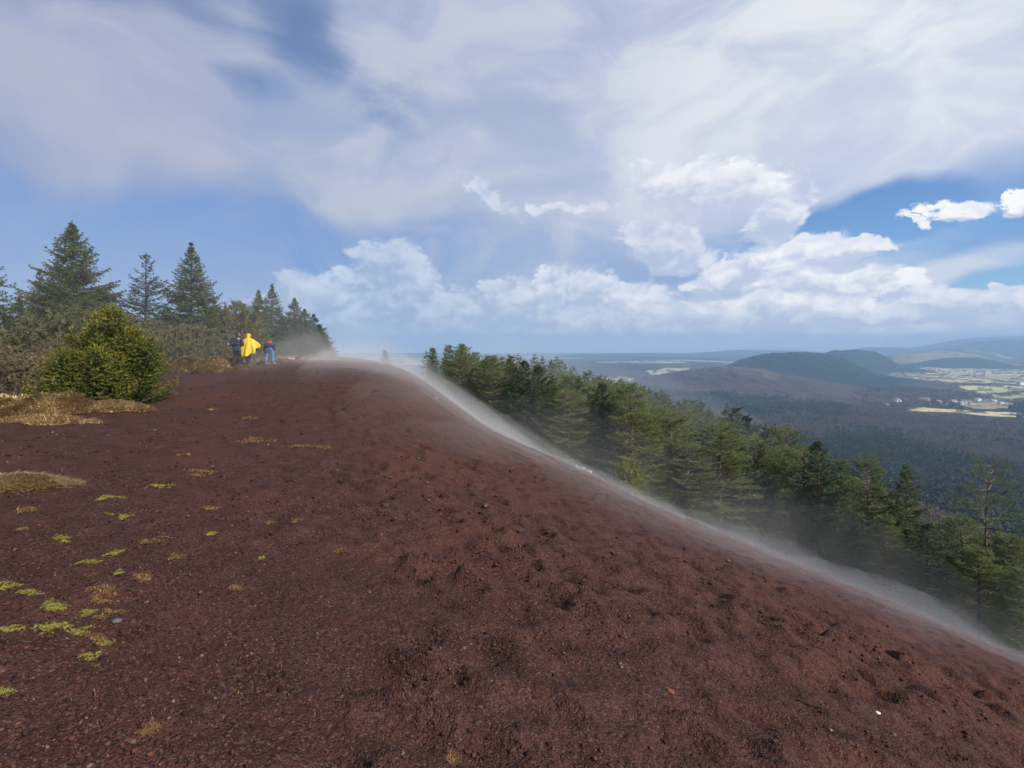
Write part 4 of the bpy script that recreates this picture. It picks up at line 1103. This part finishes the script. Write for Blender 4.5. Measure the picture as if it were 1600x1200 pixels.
def mound(name, cx, cy, rx, ry, h, ang, n, m, L, label, cat='grass tussock', seed=0, W_=.012, lean=.9, group=None, soil='turf', parts=True, edge=.75):
    g = np.random.default_rng(seed + 1000)
    root = empty(name, (cx, cy, gzf(cx, cy)))
    ca, sa = math.cos(ang), math.sin(ang)
    th = np.linspace(0, 2 * math.pi, 48, endpoint=False); rr = np.linspace(0, 1, 14)
    T, Rr = np.meshgrid(th, rr)
    lob = 1 + edge * (fbm(np.cos(T) * 1.6 + seed, np.sin(T) * 1.6, 3, seed + 5))
    def place(T, Rr, lob):
        u = np.cos(T) * Rr * rx * lob; v = np.sin(T) * Rr * ry * lob
        x = cx + u * ca - v * sa; y = cy + u * sa + v * ca
        return x, y
    x, y = place(T, Rr, lob)
    def top(x, y, Rr): return np.array([gzf(a, b) for a, b in zip(np.ravel(x), np.ravel(y))]).reshape(np.shape(x)) + h * (1 - Rr ** 2.4) * (.75 + .9 * np.abs(fbm(x * 2.2 / max(rx, .2), y * 2.2 / max(rx, .2), 3, seed + 9))) - .03 * (Rr > .97)
    z = top(x, y, Rr)
    V = np.stack([x - cx, y - cy, z - root.location.z], -1).reshape(-1, 3)
    i = np.arange(T.size).reshape(T.shape); F = np.stack([i[:-1], np.roll(i, -1, 1)[:-1], np.roll(i, -1, 1)[1:], i[1:]], -1).reshape(-1, 4)
    link('turf', mesh('turf', V, F, [M[soil]], smooth=True), root)
    t = g.uniform(0, 2 * math.pi, n); r = g.random(n) ** .5 * 1.03
    lb = 1 + edge * (fbm(np.cos(t) * 1.6 + seed, np.sin(t) * 1.6, 3, seed + 5))
    bx_, by_ = place(t, r, lb); bz = top(bx_, by_, np.minimum(r, .98))
    P = np.stack([bx_ - cx, by_ - cy, bz - root.location.z - .01], -1)
    Nn = norm(np.stack([np.cos(t) * r * .7, np.sin(t) * r * .7, np.ones(n)], -1))
    V, Fa, Fb, tn = blades(g, P, Nn, L, W_, lean, flow=(.5, -.35, 0))
    clump = fbm(bx_ * 3, by_ * 3, 3, seed + 13)
    tn = np.clip(tn * .6 + .32 + np.repeat(clump, 5) * .55, 0, 1)
    me = mesh('blades', V, [Fa, Fb], [M[m]]); attr(me, 'tone', tn); link('blades', me, root)
    return tag(root, label, cat, group)
def mound_px(px, py, wpx, ry_m, h, n, m, L, label, **kw):
    x, y = bearing_hit(px, py)
    if 'Y' in kw: y = kw.pop('Y'); x = at(px, 0, y)
    return mound('grass_tussock', x, y, wpx / 800. * y / 2, ry_m, h, kw.pop('ang', 0), n, m, L, label, **kw)
mound_px(30, 762, 135, .26, .13, 15000, 'dry', .11, 'low straw-coloured grass mound at the left edge, halfway down the picture', seed=1, W_=.007)
mound_px(78, 627, 100, .70, .40, 15000, 'dry', .22, 'highest golden grass mound left of the round green bush', seed=2, Y=12.6, W_=.012)
mound_px(0, 634, 90, .6, .34, 9000, 'drygreen', .20, 'yellowish grass mound cut by the left edge below the scrub', seed=3, Y=12.4, W_=.012)
mound_px(165, 630, 140, .55, .14, 11000, 'dry', .16, 'flat tawny grass strip running under the round green bush', seed=4, Y=13.2, W_=.012)
mound_px(75, 650, 150, .5, .07, 7000, 'dry', .13, 'thin reddish grass patch in front of the golden mounds', seed=5, Y=11.4, W_=.010)
mound_px(298, 559, 78, 1.0, .50, 9000, 'dry', .30, 'left half of the golden grass bank behind the walkers', seed=6, Y=26.5, W_=.02)
mound_px(345, 556, 60, 1.1, .45, 8000, 'dry', .30, 'right half of the golden grass bank beside the dark-jacketed walker', seed=7, Y=28.5, W_=.02)
mound_px(326, 572, 52, .5, .24, 6000, 'dry', .24, 'golden tussock in front of the grass bank', seed=8, Y=24, W_=.018)
mound_px(376, 577, 26, .30, .14, 3000, 'drygreen', .13, 'small tussock just in front of the two left walkers', seed=9, W_=.014)
mound_px(357, 580, 12, .18, .09, 1200, 'dry', .12, 'tiny tussock left of the one in front of the walkers', seed=10, W_=.012)
mound_px(340, 582, 16, .18, .06, 1200, 'dry', .12, 'faint straw patch left of the tiny tussock', seed=11, W_=.012)
mound_px(410, 568, 16, .25, .14, 1500, 'dry', .20, 'pale tussock at the bending walker\'s feet', seed=12, Y=28.5, W_=.015)
mound_px(440, 566, 26, .4, .12, 1800, 'dry', .20, 'pale grass strip right of the bending walker', seed=13, Y=30, W_=.018)
mound_px(474, 561, 26, .5, .14, 1800, 'dry', .22, 'pale grass tuft under the middle of the spruce clump', seed=14, Y=34, W_=.02)
mound_px(500, 561, 30, .5, .12, 1800, 'dry', .22, 'pale grass tuft at the right end of the spruce clump', seed=15, Y=37, W_=.02)
mound_px(329, 640, 14, .12, .04, 700, 'straw', .07, 'small orange straw tuft alone on the bare ground below the walkers', seed=16, W_=.008)
# moss cushions and straw on the bare ground
def cushion(px, py, wpx, m, seed, label, group=None, h=.010):
    """ragged patch: many little rosettes thrown down in clusters"""
    g = np.random.default_rng(seed + 2000); x, y = bearing_hit(px, py); rx = wpx / 800. * y / 2; ry = rx * .62 + .02
    nc_ = g.integers(3, 7); cx = g.normal(0, .42, nc_); cy = g.normal(0, .42, nc_)
    nr_ = int(40 + 2.6 * wpx); k = g.integers(0, nc_, nr_)
    u = np.clip(cx[k] + g.normal(0, .22, nr_), -1.15, 1.15) * rx; v = np.clip(cy[k] + g.normal(0, .22, nr_), -1.1, 1.1) * ry
    nb_ = 12 if m == 'moss' else 5; sz = (.010 if m == 'moss' else .010) * (y / 3.2) ** .7 * g.uniform(.5, 1.3, nr_)
    P = np.stack([u, v, np.zeros(nr_)], -1); zz = np.array([gzf(x + a, y + b) for a, b in zip(u, v)]); P[:, 2] = zz - zz.mean()
    P = P.repeat(nb_, 0); S = sz.repeat(nb_)
    P = P + g.normal(0, .45, P.shape) * S[:, None] * [1, 1, .1]
    V, Fa, Fb, tn = blades(g, P, np.tile([0, 0, .8 if m == 'moss' else .35], (len(P), 1)), 1.0, .42 if m == 'moss' else .16, 1.1)
    V = P.repeat(5, 0) + (V - P.repeat(5, 0)) * S.repeat(5)[:, None] * (1.0 if m == 'moss' else 2.2)
    V[:, 2] = np.maximum(V[:, 2], P.repeat(5, 0)[:, 2] + .001)
    nm = 'moss_patch' if m == 'moss' else 'straw_patch'
    me = mesh(nm, V, [Fa, Fb], [M[m]]); attr(me, 'tone', np.clip(tn * .7 + .15 + .5 * g.normal(0, .3, nr_).repeat(nb_ * 5), 0, 1))
    o = link(nm, me); o.location = (x, y, float(zz.mean()) + .002)
    return tag(o, label, 'moss patch' if m == 'moss' else 'straw patch', group)
MP = [(177,778,32,'second highest moss patch, pale green, above the rows of others'),(184,806,28,'flat moss patch right under the pale green one'),
      (256,759,30,'highest yellowish moss patch, right of the pale green one'),(334,833,18,'bright moss patch standing alone on the right'),
      (178,867,34,'dark green moss patch at the top right of the cluster'),(146,884,38,'broad green moss patch at the top of the cluster'),
      (184,897,18,'little round moss patch right of the broad one'),(50,927,34,'yellow moss patch at the left of the cluster'),
      (12,917,34,'moss patch touching the left edge, upper one'),(88,948,60,'long yellow moss strip above the long green one'),
      (78,979,70,'long green moss strip, largest of all'),(18,984,32,'moss patch at the left end of the long green strip'),
      (120,990,34,'bright moss patch at the right end of the long green strip'),(135,1028,26,'bright moss patch, lowest of the cluster'),
      (8,1083,34,'moss patch at the left edge, lowest of all'),(156,1008,28,'thin moss patch between the two lowest bright ones'),
      (100,845,24,'faint moss patch high in the cluster'),(412,872,9,'tiny moss dot far right of the cluster'),(140,962,26,'yellow moss patch left of the grey stone')]
for i, (px, py, w, lb) in enumerate(MP): cushion(px, py, w, 'moss', 40 + i, lb)
SP = [(168,928,52,'broad orange straw patch in the middle of the moss'),(160,942,30,'orange straw patch just below the broad one'),(170,960,34,'straw patch left of the grey stone'),
      (150,1002,34,'straw patch under the grey stone'),(228,850,32,'fibrous straw patch with a dark twig'),(272,873,24,'orange straw patch right of the fibrous one'),
      (225,904,40,'long thin straw streak right of the little round moss'),(38,798,50,'pale straw patch at the left edge under the grass mound'),(36,829,20,'round straw spot left of the moss cluster'),
      (240,1140,30,'dry root tuft near the bottom left'),(370,920,20,'curled yellow straw left of the bottom centre'),(462,815,16,'straw star upper left of the centre'),
      (531,865,16,'straw star at the centre left'),(424,820,14,'small tan straw spot beside the straw star'),(335,795,26,'thin straw patch upper centre left'),
      (310,744,60,'sparse pale straw field'),(400,690,50,'sparse pale straw under the walkers'),(480,700,60,'sparse pale straw in mid slope'),(385,655,40,'sparse pale straw streak below the walkers'),
      (288,712,24,'small straw spot below the orange tuft'),(710,1188,20,'tan straw tuft at the bottom edge centre')]
for i, (px, py, w, lb) in enumerate(SP): cushion(px, py, w, 'straw', 80 + i, lb, h=.006)
# fine litter: single straws, twigs and leaf bits
g = np.random.default_rng(401); n = 9000
D = g.uniform(-1.1, .25, n); Y = np.exp(g.uniform(math.log(1.6), math.log(26), n)); cl = fbm(D * Y * .9, Y * .9, 3, 405)
ok = (g.random(n) < np.clip(.20 + 1.4 * cl, 0.02, 1)) & (D < -.05 + .3 * g.random(n) - .02 * Y * 0)
D, Y = D[ok], Y[ok]; i = np.searchsorted(rows, Y); j = np.searchsorted(cols, D)
P = np.stack([D * Y, Y, Zg[i, j] + .004], -1)
V, Fa, Fb, tn = blades(g, P, np.tile([0, 0, .15], (len(P), 1)), .05, .005, 1.2)
V = P.repeat(5, 0) + (V - P.repeat(5, 0)) * (.16 + .085 * Y.repeat(5)[:, None])
V[:, 2] = np.maximum(V[:, 2], P.repeat(5, 0)[:, 2] - .002)
me = mesh('litter', V, [Fa, Fb], [M['straw']]); attr(me, 'tone', tn)
tag(link('litter', me), 'fine dry straws and bits scattered over the bare ground', 'litter', kind='stuff')
# grass between the trees
n = 26000; D = g.uniform(-1.15, -.26, n); Y = np.exp(g.uniform(math.log(12), math.log(52), n)); i = np.searchsorted(rows, Y).clip(0, nr - 1); j = np.searchsorted(cols, D)
ok = veg[i, j] > .5; D, Y, i, j = D[ok], Y[ok], i[ok], j[ok]
P = np.stack([D * Y, Y, Zg[i, j] - .01], -1); V, Fa, Fb, tn = blades(g, P, np.tile([0, 0, 1.], (len(P), 1)), .28, .03, .9)
me = mesh('grass', V, [Fa, Fb], [M['dry']]); attr(me, 'tone', tn)
tag(link('grass', me), 'dry grass under the spruces', 'grass', kind='stuff')
# twigs
def twig(px, py, L, a, label, seed):
    g = np.random.default_rng(seed); x, y = bearing_hit(px, py); z = gzf(x, y) + .012
    root = None; s = np.linspace(-.5, .5, 7)
    P = np.stack([x + s * L * math.cos(a) + g.normal(0, .03 * L, 7), y + s * L * math.sin(a), z + g.uniform(0, .02, 7)], -1)
    P[:, 2] = [gzf(p[0], p[1]) + .012 for p in P]
    Vv, Ff = tube_mesh([(P, np.linspace(.005, .002, 7) * (y / 3) ** .5), (np.vstack([P[3], P[3] + [L * .25 * math.sin(a), L * .2, .03]]), [.003, .0015])], 5)
    return tag(link('twig', mesh('twig', Vv, Ff, [M['bark']], smooth=True)), label, 'twig')
twig(242, 846, .16, .9, 'forked dark twig at the fibrous straw patch', 1)
twig(265, 843, .22, .1, 'straight dark twig right of the fibrous straw', 2)
twig(298, 902, .10, -.6, 'short dark twig between the moss cluster and the centre', 3)
twig(148, 1092, .07, -.9, 'pale curved twig below the moss cluster', 4)
twig(1270, 1105, .22, -.7, 'thin bent twig left of the white pebble', 5)
twig(515, 668, .8, -.2, 'branching dry twig in the pale straw high on the slope', 6)

# ================================================================== village in the valley
M['wall'] = plain('house_wall', (.62, .58, .50), .9, .1, .1, .3); M['wall2'] = plain('pale_wall', (.80, .80, .80), .9, .1, .05, .3)
M['roof'] = plain('house_roof', (.26, .15, .11), .85, .1, .2, .4); M['roof2'] = plain('slate_roof', (.20, .22, .26), .6, .3, .15, .4); M['pane'] = plain('window_glass', (.04, .05, .06), .2, .5, .1, 1)
def house(px, py, w, d, h, rz, label, wall='wall', roof='roof', group='houses of the village in the valley'):
    x, y = plain_xy(px, py)
    i = min(np.searchsorted(frows, y), len(frows) - 1); j = np.searchsorted(fcols, x / y); z = float(FZ[i, j]) - .5
    r = empty('house', (x, y, z), rz)
    w2, d2 = w / 2, d / 2; rh = h * .45
    V = np.array([[-w2,-d2,0],[w2,-d2,0],[w2,d2,0],[-w2,d2,0],[-w2,-d2,h],[w2,-d2,h],[w2,d2,h],[-w2,d2,h],[-w2,0,h+rh],[w2,0,h+rh]])
    me = bpy.data.meshes.new('wall'); me.from_pydata(V.tolist(), [], [(0,1,5,4),(2,3,7,6),(1,2,6,9,5),(3,0,4,8,7)]); me.materials.append(M[wall]); link('wall', me, r)
    o = .5; t = .3; sl = rh / d2
    RV = []
    for s in (-1, 1):
        for xx in (-w2 - o, w2 + o):
            for (yy, zz) in ((0, h + rh), (s * (d2 + o), h - o * sl)): RV += [(xx, yy, zz + .06), (xx, yy, zz + t)]
    RF = []
    for b in (0, 8): RF += [(b+0,b+2,b+6,b+4),(b+1,b+5,b+7,b+3),(b+2,b+3,b+7,b+6),(b+0,b+1,b+3,b+2),(b+4,b+6,b+7,b+5)]
    me = bpy.data.meshes.new('roof'); me.from_pydata(RV, [], RF); me.materials.append(M[roof]); link('roof', me, r)
    for k in range(2):
        cx = (-.22 + .44 * k) * w; me = bpy.data.meshes.new('window'); e = .03
        me.from_pydata([(cx-.7,-d2-e,h*.35),(cx+.7,-d2-e,h*.35),(cx+.7,-d2-e,h*.75),(cx-.7,-d2-e,h*.75),(cx-.7,-d2+.1,h*.35),(cx+.7,-d2+.1,h*.35),(cx+.7,-d2+.1,h*.75),(cx-.7,-d2+.1,h*.75)], [],
                       [(0,1,2,3),(0,4,5,1),(1,5,6,2),(2,6,7,3),(3,7,4,0)]); me.materials.append(M['pane']); link('window', me, r)
    return tag(r, label, 'house', group)
house(1596, 604, 34, 16, 12, .2, 'single white house on the field edge near the right picture edge', 'wall2', 'roof2', None)
HS = [(1452,637,'house at the left end of the village'),(1466,634,'second house from the left in the village'),(1478,636,'third house from the left in the village'),(1490,632,'house in the middle of the village, rear row'),
      (1500,635,'house in the middle of the village, front row'),(1510,631,'house right of the village middle, rear row'),(1518,634,'broad pale roof in the village'),(1528,630,'house right of the broad pale roof'),
      (1540,632,'house near the right end of the village'),(1552,629,'small house at the right end of the village'),(1563,633,'last house of the village before the wood'),(1445,629,'outlying house above the left end of the village'),
      (1388,636,'lone house left of the village at the tip of the strip field'),(1402,632,'lone pale house among trees left of the village'),(1535,612,'farmhouse between the upper field and the village')]
for i, (px, py, lb) in enumerate(HS):
    house(px, py, 15 + 5 * (i % 3), 9 + 2 * (i % 2), 6 + i % 2, .5 * math.sin(i * 2.1), lb, ('wall', 'wall2')[i % 2], ('roof', 'roof2', 'roof')[i % 3])
# ================================================================== people
def skin_body(name, nodes, edges, root, m, parent, sub=2, smooth=True):
    """nodes {key: ((x,y,z), radius or (rx,ry))}: one continuous surface grown round a posed skeleton, baked to a mesh"""
    ks = list(nodes); ix = {k: i for i, k in enumerate(ks)}
    me = bpy.data.meshes.new(name); me.from_pydata([nodes[k][0] for k in ks], [(ix[a], ix[b]) for a, b in edges], [])
    o = bpy.data.objects.new(name, me); sc.collection.objects.link(o)
    s = o.modifiers.new('skin', 'SKIN'); s.use_smooth_shade = smooth
    o.modifiers.new('sub', 'SUBSURF').levels = sub
    for i, k in enumerate(ks):
        r = nodes[k][1]; me.skin_vertices[0].data[i].radius = (r, r) if not isinstance(r, tuple) else r
        me.skin_vertices[0].data[i].use_root = (k == root)
    dg = bpy.context.evaluated_depsgraph_get(); dg.update()
    em = bpy.data.meshes.new_from_object(o.evaluated_get(dg)); em.name = name
    bpy.data.objects.remove(o); em.materials.clear(); em.materials.append(m)
    if smooth: em.polygons.foreach_set('use_smooth', [True] * len(em.polygons))
    return link(name, em, parent)
M['skin'] = plain('skin', (.42, .25, .18), .6, .3, .08, 8)
M['hair'] = plain('dark_hair', (.03, .022, .018), .7, .3, .3, 40)
M['navy'] = plain('navy_jacket', (.018, .024, .050), .75, .3, .25, 14, .4)
M['black'] = plain('black_trousers', (.020, .026, .026), .85, .2, .3, 12, .4)
M['jeans'] = plain('blue_jeans', (.075, .16, .36), .9, .1, .35, 9, .4)
M['red'] = plain('red_pack', (.36, .020, .030), .6, .4, .25, 10, .4)
M['white'] = plain('white_print', (.7, .7, .7), .7, .2, .05, 10)
M['poncho'] = plain('yellow_poncho', (.66, .45, .012), .45, .45, .10, 5, .15)
M['boot'] = plain('walking_boot', (.11, .085, .075), .8, .2, .3, 20, .3)
M['shoe'] = plain('pale_trainers', (.42, .40, .34), .8, .2, .2, 20, .3)
def hand(nodes, edges, wrist, key, palm_dir, side, curl=.35):
    """palm, four unequal curled fingers and a thumb leaving the side of the palm"""
    w = Vector(nodes[wrist][0]); d = Vector(palm_dir).normalized(); s = Vector(side).normalized(); n = d.cross(s).normalized()
    p = w + d * .055; nodes[key + 'p'] = (tuple(p), (.030, .016)); edges.append((wrist, key + 'p'))
    for i, (off, L) in enumerate(((-.030, .068), (-.010, .078), (.010, .074), (.029, .058))):
        a = p + d * .035 + s * off; b = a + (d * math.cos(curl) + n * math.sin(curl)) * L * .55; c = b + (d * math.cos(curl * 2.6) + n * math.sin(curl * 2.6)) * L * .5
        for q, (pt, r) in enumerate(((a, .009), (b, .0085), (c, .007))):
            nodes[f'{key}f{i}{q}'] = (tuple(pt), r)
        edges += [(key + 'p', f'{key}f{i}0'), (f'{key}f{i}0', f'{key}f{i}1'), (f'{key}f{i}1', f'{key}f{i}2')]
    a = w + d * .03 - s * .034; b = a + (d * .7 - s * .7).normalized() * .035; c = b + (d * .9 - s * .2).normalized() * .028
    nodes[key + 't0'] = (tuple(a), .011); nodes[key + 't1'] = (tuple(b), .010); nodes[key + 't2'] = (tuple(c), .008)
    edges += [(wrist, key + 't0'), (key + 't0', key + 't1'), (key + 't1', key + 't2')]
def person(loc, rz, J, label, top_m, leg_m, shoe_m, hair=True, extra=None, s=1.0, top_r=1.0):
    """J: joints. The person faces local +Y."""
    root = empty('person', loc, rz, s)
    N = {}; E = []
    def nd(k, p, r, a=None): N[k] = (tuple(p), r); (E.append((a, k)) if a else None)
    nd('pel', J['pel'], (.15, .11)); nd('wai', J['wai'], (.13, .10), 'pel'); nd('che', J['che'], (.155, .10), 'wai'); nd('nec0', J['nec'], (.052, .050), 'che')
    hd = (Vector(J['head']) - Vector(J['nec'])).normalized(); h0 = Vector(J['nec']) + hd * .06
    nd('nec', h0, .058, 'nec0')
    f = Vector(J.get('face', (0, 1, 0))).normalized(); f = (f - hd * f.dot(hd)).normalized(); sd = f.cross(hd).normalized()
    nd('jaw', h0 + hd * .055 + f * .02, (.068, .075), 'nec'); nd('mid', h0 + hd * .12 + f * .01, (.078, .092), 'jaw'); nd('cra', h0 + hd * .19, (.072, .085), 'mid')
    nd('nose', h0 + hd * .105 + f * .115, .014, 'mid'); nd('chin', h0 + hd * .035 + f * .075, .026, 'jaw')
    nd('earl', h0 + hd * .11 + sd * .088, .018, 'mid'); nd('earr', h0 + hd * .11 - sd * .088, .018, 'mid')
    for q in 'lr':
        nd('sh' + q, J['sh' + q], .062, 'che'); nd('el' + q, J['el' + q], .045, 'sh' + q); nd('wr' + q, J['wr' + q], .028, 'el' + q)
        fd = (Vector(J['wr' + q]) - Vector(J['el' + q])).normalized(); sv = fd.cross(Vector((0.3, 1, .2))).normalized()
        hand(N, E, 'wr' + q, 'h' + q, fd, sv if q == 'l' else -sv)
        nd('hi' + q, J['hi' + q], .095, 'pel'); nd('kn' + q, J['kn' + q], .058, 'hi' + q); nd('an' + q, J['an' + q], .038, 'kn' + q)
        a = Vector(J['an' + q]); t = Vector(J.get('toe' + q, (0, 1, 0))).normalized()
        nd('ft' + q, a + Vector((0, 0, -.055)) + t * .05, .035, 'an' + q); nd('to' + q, a + Vector((0, 0, -.062)) + t * .15, .028, 'ft' + q)
    skin_body('body', N, E, 'pel', M['skin'], root)
    # eyes and mouth are too small to see at this size but belong to a face
    # clothes follow the same skeleton, a little larger
    g = 1.18 * top_r
    C = {k: (N[k][0], tuple(v * g for v in N[k][1]) if isinstance(N[k][1], tuple) else N[k][1] * (1.30 if k[:2] in ('sh', 'el') else 1.5) * top_r) for k in ('pel', 'wai', 'che', 'nec0', 'shl', 'shr', 'ell', 'elr')}
    C['nec0'] = (N['nec0'][0], (.105, .10))
    for q in 'lr': C['wr' + q] = (N['wr' + q][0], .048)
    up = Vector(J['che']) - Vector(J['pel']); C['hem'] = (tuple(Vector(J['pel']) - up.normalized() * .08), (.175, .135))
    skin_body('jacket', C, [('hem', 'pel'), ('pel', 'wai'), ('wai', 'che'), ('che', 'nec0')] + [e for q in 'lr' for e in (('che', 'sh' + q), ('sh' + q, 'el' + q), ('el' + q, 'wr' + q))], 'pel', top_m, root)
    T = {k: (N[k][0], (tuple(v * 1.12 for v in N[k][1]) if isinstance(N[k][1], tuple) else N[k][1] * 1.28)) for k in ('pel', 'wai', 'hil', 'hir', 'knl', 'knr')}
    T['wai'] = (tuple(Vector(J['pel']).lerp(Vector(J['wai']), .5)), (.14, .11))
    for q in 'lr': T['an' + q] = (tuple(Vector(J['an' + q]) + Vector((0, 0, -.01))), .060)
    skin_body('trousers', T, [('pel', 'wai')] + [e for q in 'lr' for e in (('pel', 'hi' + q), ('hi' + q, 'kn' + q), ('kn' + q, 'an' + q))], 'pel', leg_m, root)
    for q in 'lr':
        a = Vector(J['an' + q]); t = Vector(J.get('toe' + q, (0, 1, 0))).normalized()
        skin_body('shoe', {'a': (tuple(a + Vector((0, 0, .02))), .052), 'b': (tuple(a + Vector((0, 0, -.045)) - t * .02), .052), 'c': (tuple(a + Vector((0, 0, -.055)) + t * .09), (.050, .038)), 'd': (tuple(a + Vector((0, 0, -.06)) + t * .18), (.044, .030))},
                  [('a', 'b'), ('b', 'c'), ('c', 'd')], 'b', shoe_m, root)
    if hair:
        c = h0 + hd * .14
        skin_body('hair', {'a': (tuple(c + hd * .07 + f * .03), (.080, .085)), 'b': (tuple(c + hd * .03 - f * .025), (.092, .095)), 'c': (tuple(c - hd * .06 - f * .04), (.075, .06))}, [('a', 'b'), ('b', 'c')], 'b', M['hair'], root)
    return root, N, h0, hd, f
def footing(px, Y):
    x = at(px, 0, Y); return (x, Y, gzf(x, Y))
AN = .095
# dark-jacketed walker, back three-quarters to us, looking to the right
J1 = dict(pel=(0, 0, .98), wai=(0, .01, 1.13), che=(.0, .03, 1.36), nec=(.01, .05, 1.53), head=(.05, .12, 1.72), face=(.85, .5, -.25), shl=(-.20, .0, 1.44), shr=(.20, .05, 1.44),
          ell=(-.33, -.07, 1.17), wrl=(-.17, .10, 1.02), elr=(.27, .10, 1.17), wrr=(.20, .30, 1.08), hil=(-.10, 0, .92), hir=(.10, 0, .92), knl=(-.12, .05, .50), knr=(.10, .09, .50), anl=(-.13, -.03, AN), anr=(.12, .03, AN),
          toel=(-.2, 1, 0), toer=(.3, 1, 0))
p1, N1, h0, hd, f = person(footing(370, 27.6), 0, J1, '', M['navy'], M['black'], M['boot'], s=1.04, top_r=1.08)
tag(p1, 'person in a dark navy jacket and dark trousers standing left of the yellow poncho', 'person')
hood = skin_body('hood', {'a': (tuple(h0 + hd * .06 - f * .05), (.10, .075)), 'b': (tuple(h0 - hd * .11 - f * .02), (.19, .15)), 'c': (tuple(h0 + hd * .015), (.095, .095))}, [('a', 'b'), ('b', 'c')], 'a', M['navy'], p1)
tag(skin_body('badge', {'a': ((-.36, -.13, 1.22), (.012, .022)), 'b': ((-.355, -.13, 1.17), (.012, .026)), 'c': ((-.35, -.13, 1.13), (.012, .014))}, [('a', 'b'), ('b', 'c')], 'b', M['white'], p1, 1), 'white emblem on the sleeve')
# walker in the yellow poncho, back to us
J2 = dict(pel=(0, 0, .96), wai=(0, .01, 1.10), che=(0, .03, 1.33), nec=(0, .05, 1.50), head=(0, .10, 1.69), face=(.1, 1, -.15), shl=(-.18, .02, 1.35), shr=(.18, .02, 1.35),
          ell=(-.42, .02, 1.10), wrl=(-.48, .20, 1.00), elr=(.38, .0, 1.10), wrr=(.42, .18, 1.00), hil=(-.09, 0, .90), hir=(.10, 0, .90), knl=(-.09, .10, .50), knr=(.07, .03, .49), anl=(-.11, .10, AN + .02), anr=(.10, -.05, AN))
p2, N2, h0, hd, f = person(footing(387, 28), -.05, J2, '', M['navy'], M['black'], M['boot'], hair=False, s=1.0)
tag(p2, 'person in a bright yellow hooded rain poncho seen from behind', 'person')
def poncho(parent):
    nth, nr_ = 120, 26; th = np.linspace(0, 2 * math.pi, nth, endpoint=False); V = []
    # height of the hem and half-widths by direction (angle 0 = right, 90 = away, 270 = towards us)
    for k in range(nr_):
        s = k / (nr_ - 1)
        for a in th:
            c, sn = math.cos(a), math.sin(a)
            hem = .66 - .16 * max(0, math.cos(a - math.radians(285))) ** 3 + .36 * abs(c) ** 3 - (.14 if c < -.2 else 0) * max(0, math.cos(a - math.radians(205))) ** 6 + .05 * math.sin(a * 5 + 1) + .03 * math.sin(a * 11)
            z = 1.52 - (1.52 - hem) * s ** 1.05
            side = .60 if c > 0 else .66
            # sleeves stretched by the elbows: broad at the side, slimmer front and back
            rx = .085 + (side - .085) * min(1, s * 1.12) ** .92; ry = .075 + .27 * s ** .6
            fold = 1 + .16 * s * math.sin(a * 9 + 2.2 * s + .7 * math.sin(a * 2)) + .06 * s * math.sin(a * 17 + 1.3)
            if abs(c) > .55: z -= .06 * math.sin(math.pi * s) * 0
            x = rx * c * fold * (1 if s < .85 else 1 - .0 * s); y = ry * sn * fold + .03
            V.append((x, y, z + .05 * abs(c) * math.sin(math.pi * min(1, s)) * 1.2))
    V = np.array(V); idx = np.arange(nth * nr_).reshape(nr_, nth)
    F = np.stack([idx[:-1], np.roll(idx, -1, 1)[:-1], np.roll(idx, -1, 1)[1:], idx[1:]], -1).reshape(-1, 4)
    o = link('poncho', mesh('poncho', V, F[:, ::-1], [M['poncho']], smooth=True), parent)
    sol = o.modifiers.new('thick', 'SOLIDIFY'); sol.thickness = .006
    return o
po = poncho(p2)
skin_body('hood', {'a': (tuple(h0 - hd * .09), (.115, .10)), 'b': (tuple(h0 + hd * .08 - f * .01), (.105, .115)), 'c': (tuple(h0 + hd * .17 - f * .005), (.088, .10)), 'd': (tuple(h0 + hd * .235 - f * .02), (.035, .04))}, [('a', 'b'), ('b', 'c'), ('c', 'd')], 'b', M['poncho'], po)
# bending walker
J3 = dict(pel=(0, 0, .90), wai=(-.03, .12, .98), che=(-.10, .32, 1.05), nec=(-.17, .48, 1.02), head=(-.24, .62, .92), face=(-.2, .3, -1), shl=(-.30, .32, 1.03), shr=(.10, .42, 1.04),
          ell=(-.38, .34, .78), wrl=(-.32, .42, .54), elr=(.20, .30, .88), wrr=(.16, .20, .68), hil=(-.11, -.02, .86), hir=(.11, -.02, .86), knl=(-.14, .03, .48), knr=(.16, .05, .48), anl=(-.17, -.04, AN), anr=(.21, -.02, AN),
          toel=(.15, 1, 0), toer=(.35, 1, 0))
p3, N3, h0, hd, f = person(footing(421, 27.6), .12, J3, '', M['navy'], M['jeans'], M['shoe'], s=1.0, top_r=1.22)
tag(p3, 'person in blue jeans with a red backpack bending forward', 'person')
bp = skin_body('backpack', {'a': ((-.03, .05, 1.10), (.15, .09)), 'b': ((-.08, .20, 1.20), (.17, .11)), 'c': ((-.14, .36, 1.20), (.14, .09))}, [('a', 'b'), ('b', 'c')], 'b', M['red'], p3)
tag(skin_body('pocket', {'a': ((-.02, -.02, 1.11), (.09, .04)), 'b': ((-.05, -.01, 1.17), (.08, .03))}, [('a', 'b')], 'a', M['red'], bp), 'bulging outer pocket')
for s_ in (-1, 1):
    skin_body('strap', {'a': ((-.15 + s_ * .12, .40, 1.14), .018), 'b': ((-.16 + s_ * .16, .44, 1.03), .018), 'c': ((-.06 + s_ * .15, .22, .93), .018)}, [('a', 'b'), ('b', 'c')], 'b', M['black'], bp)
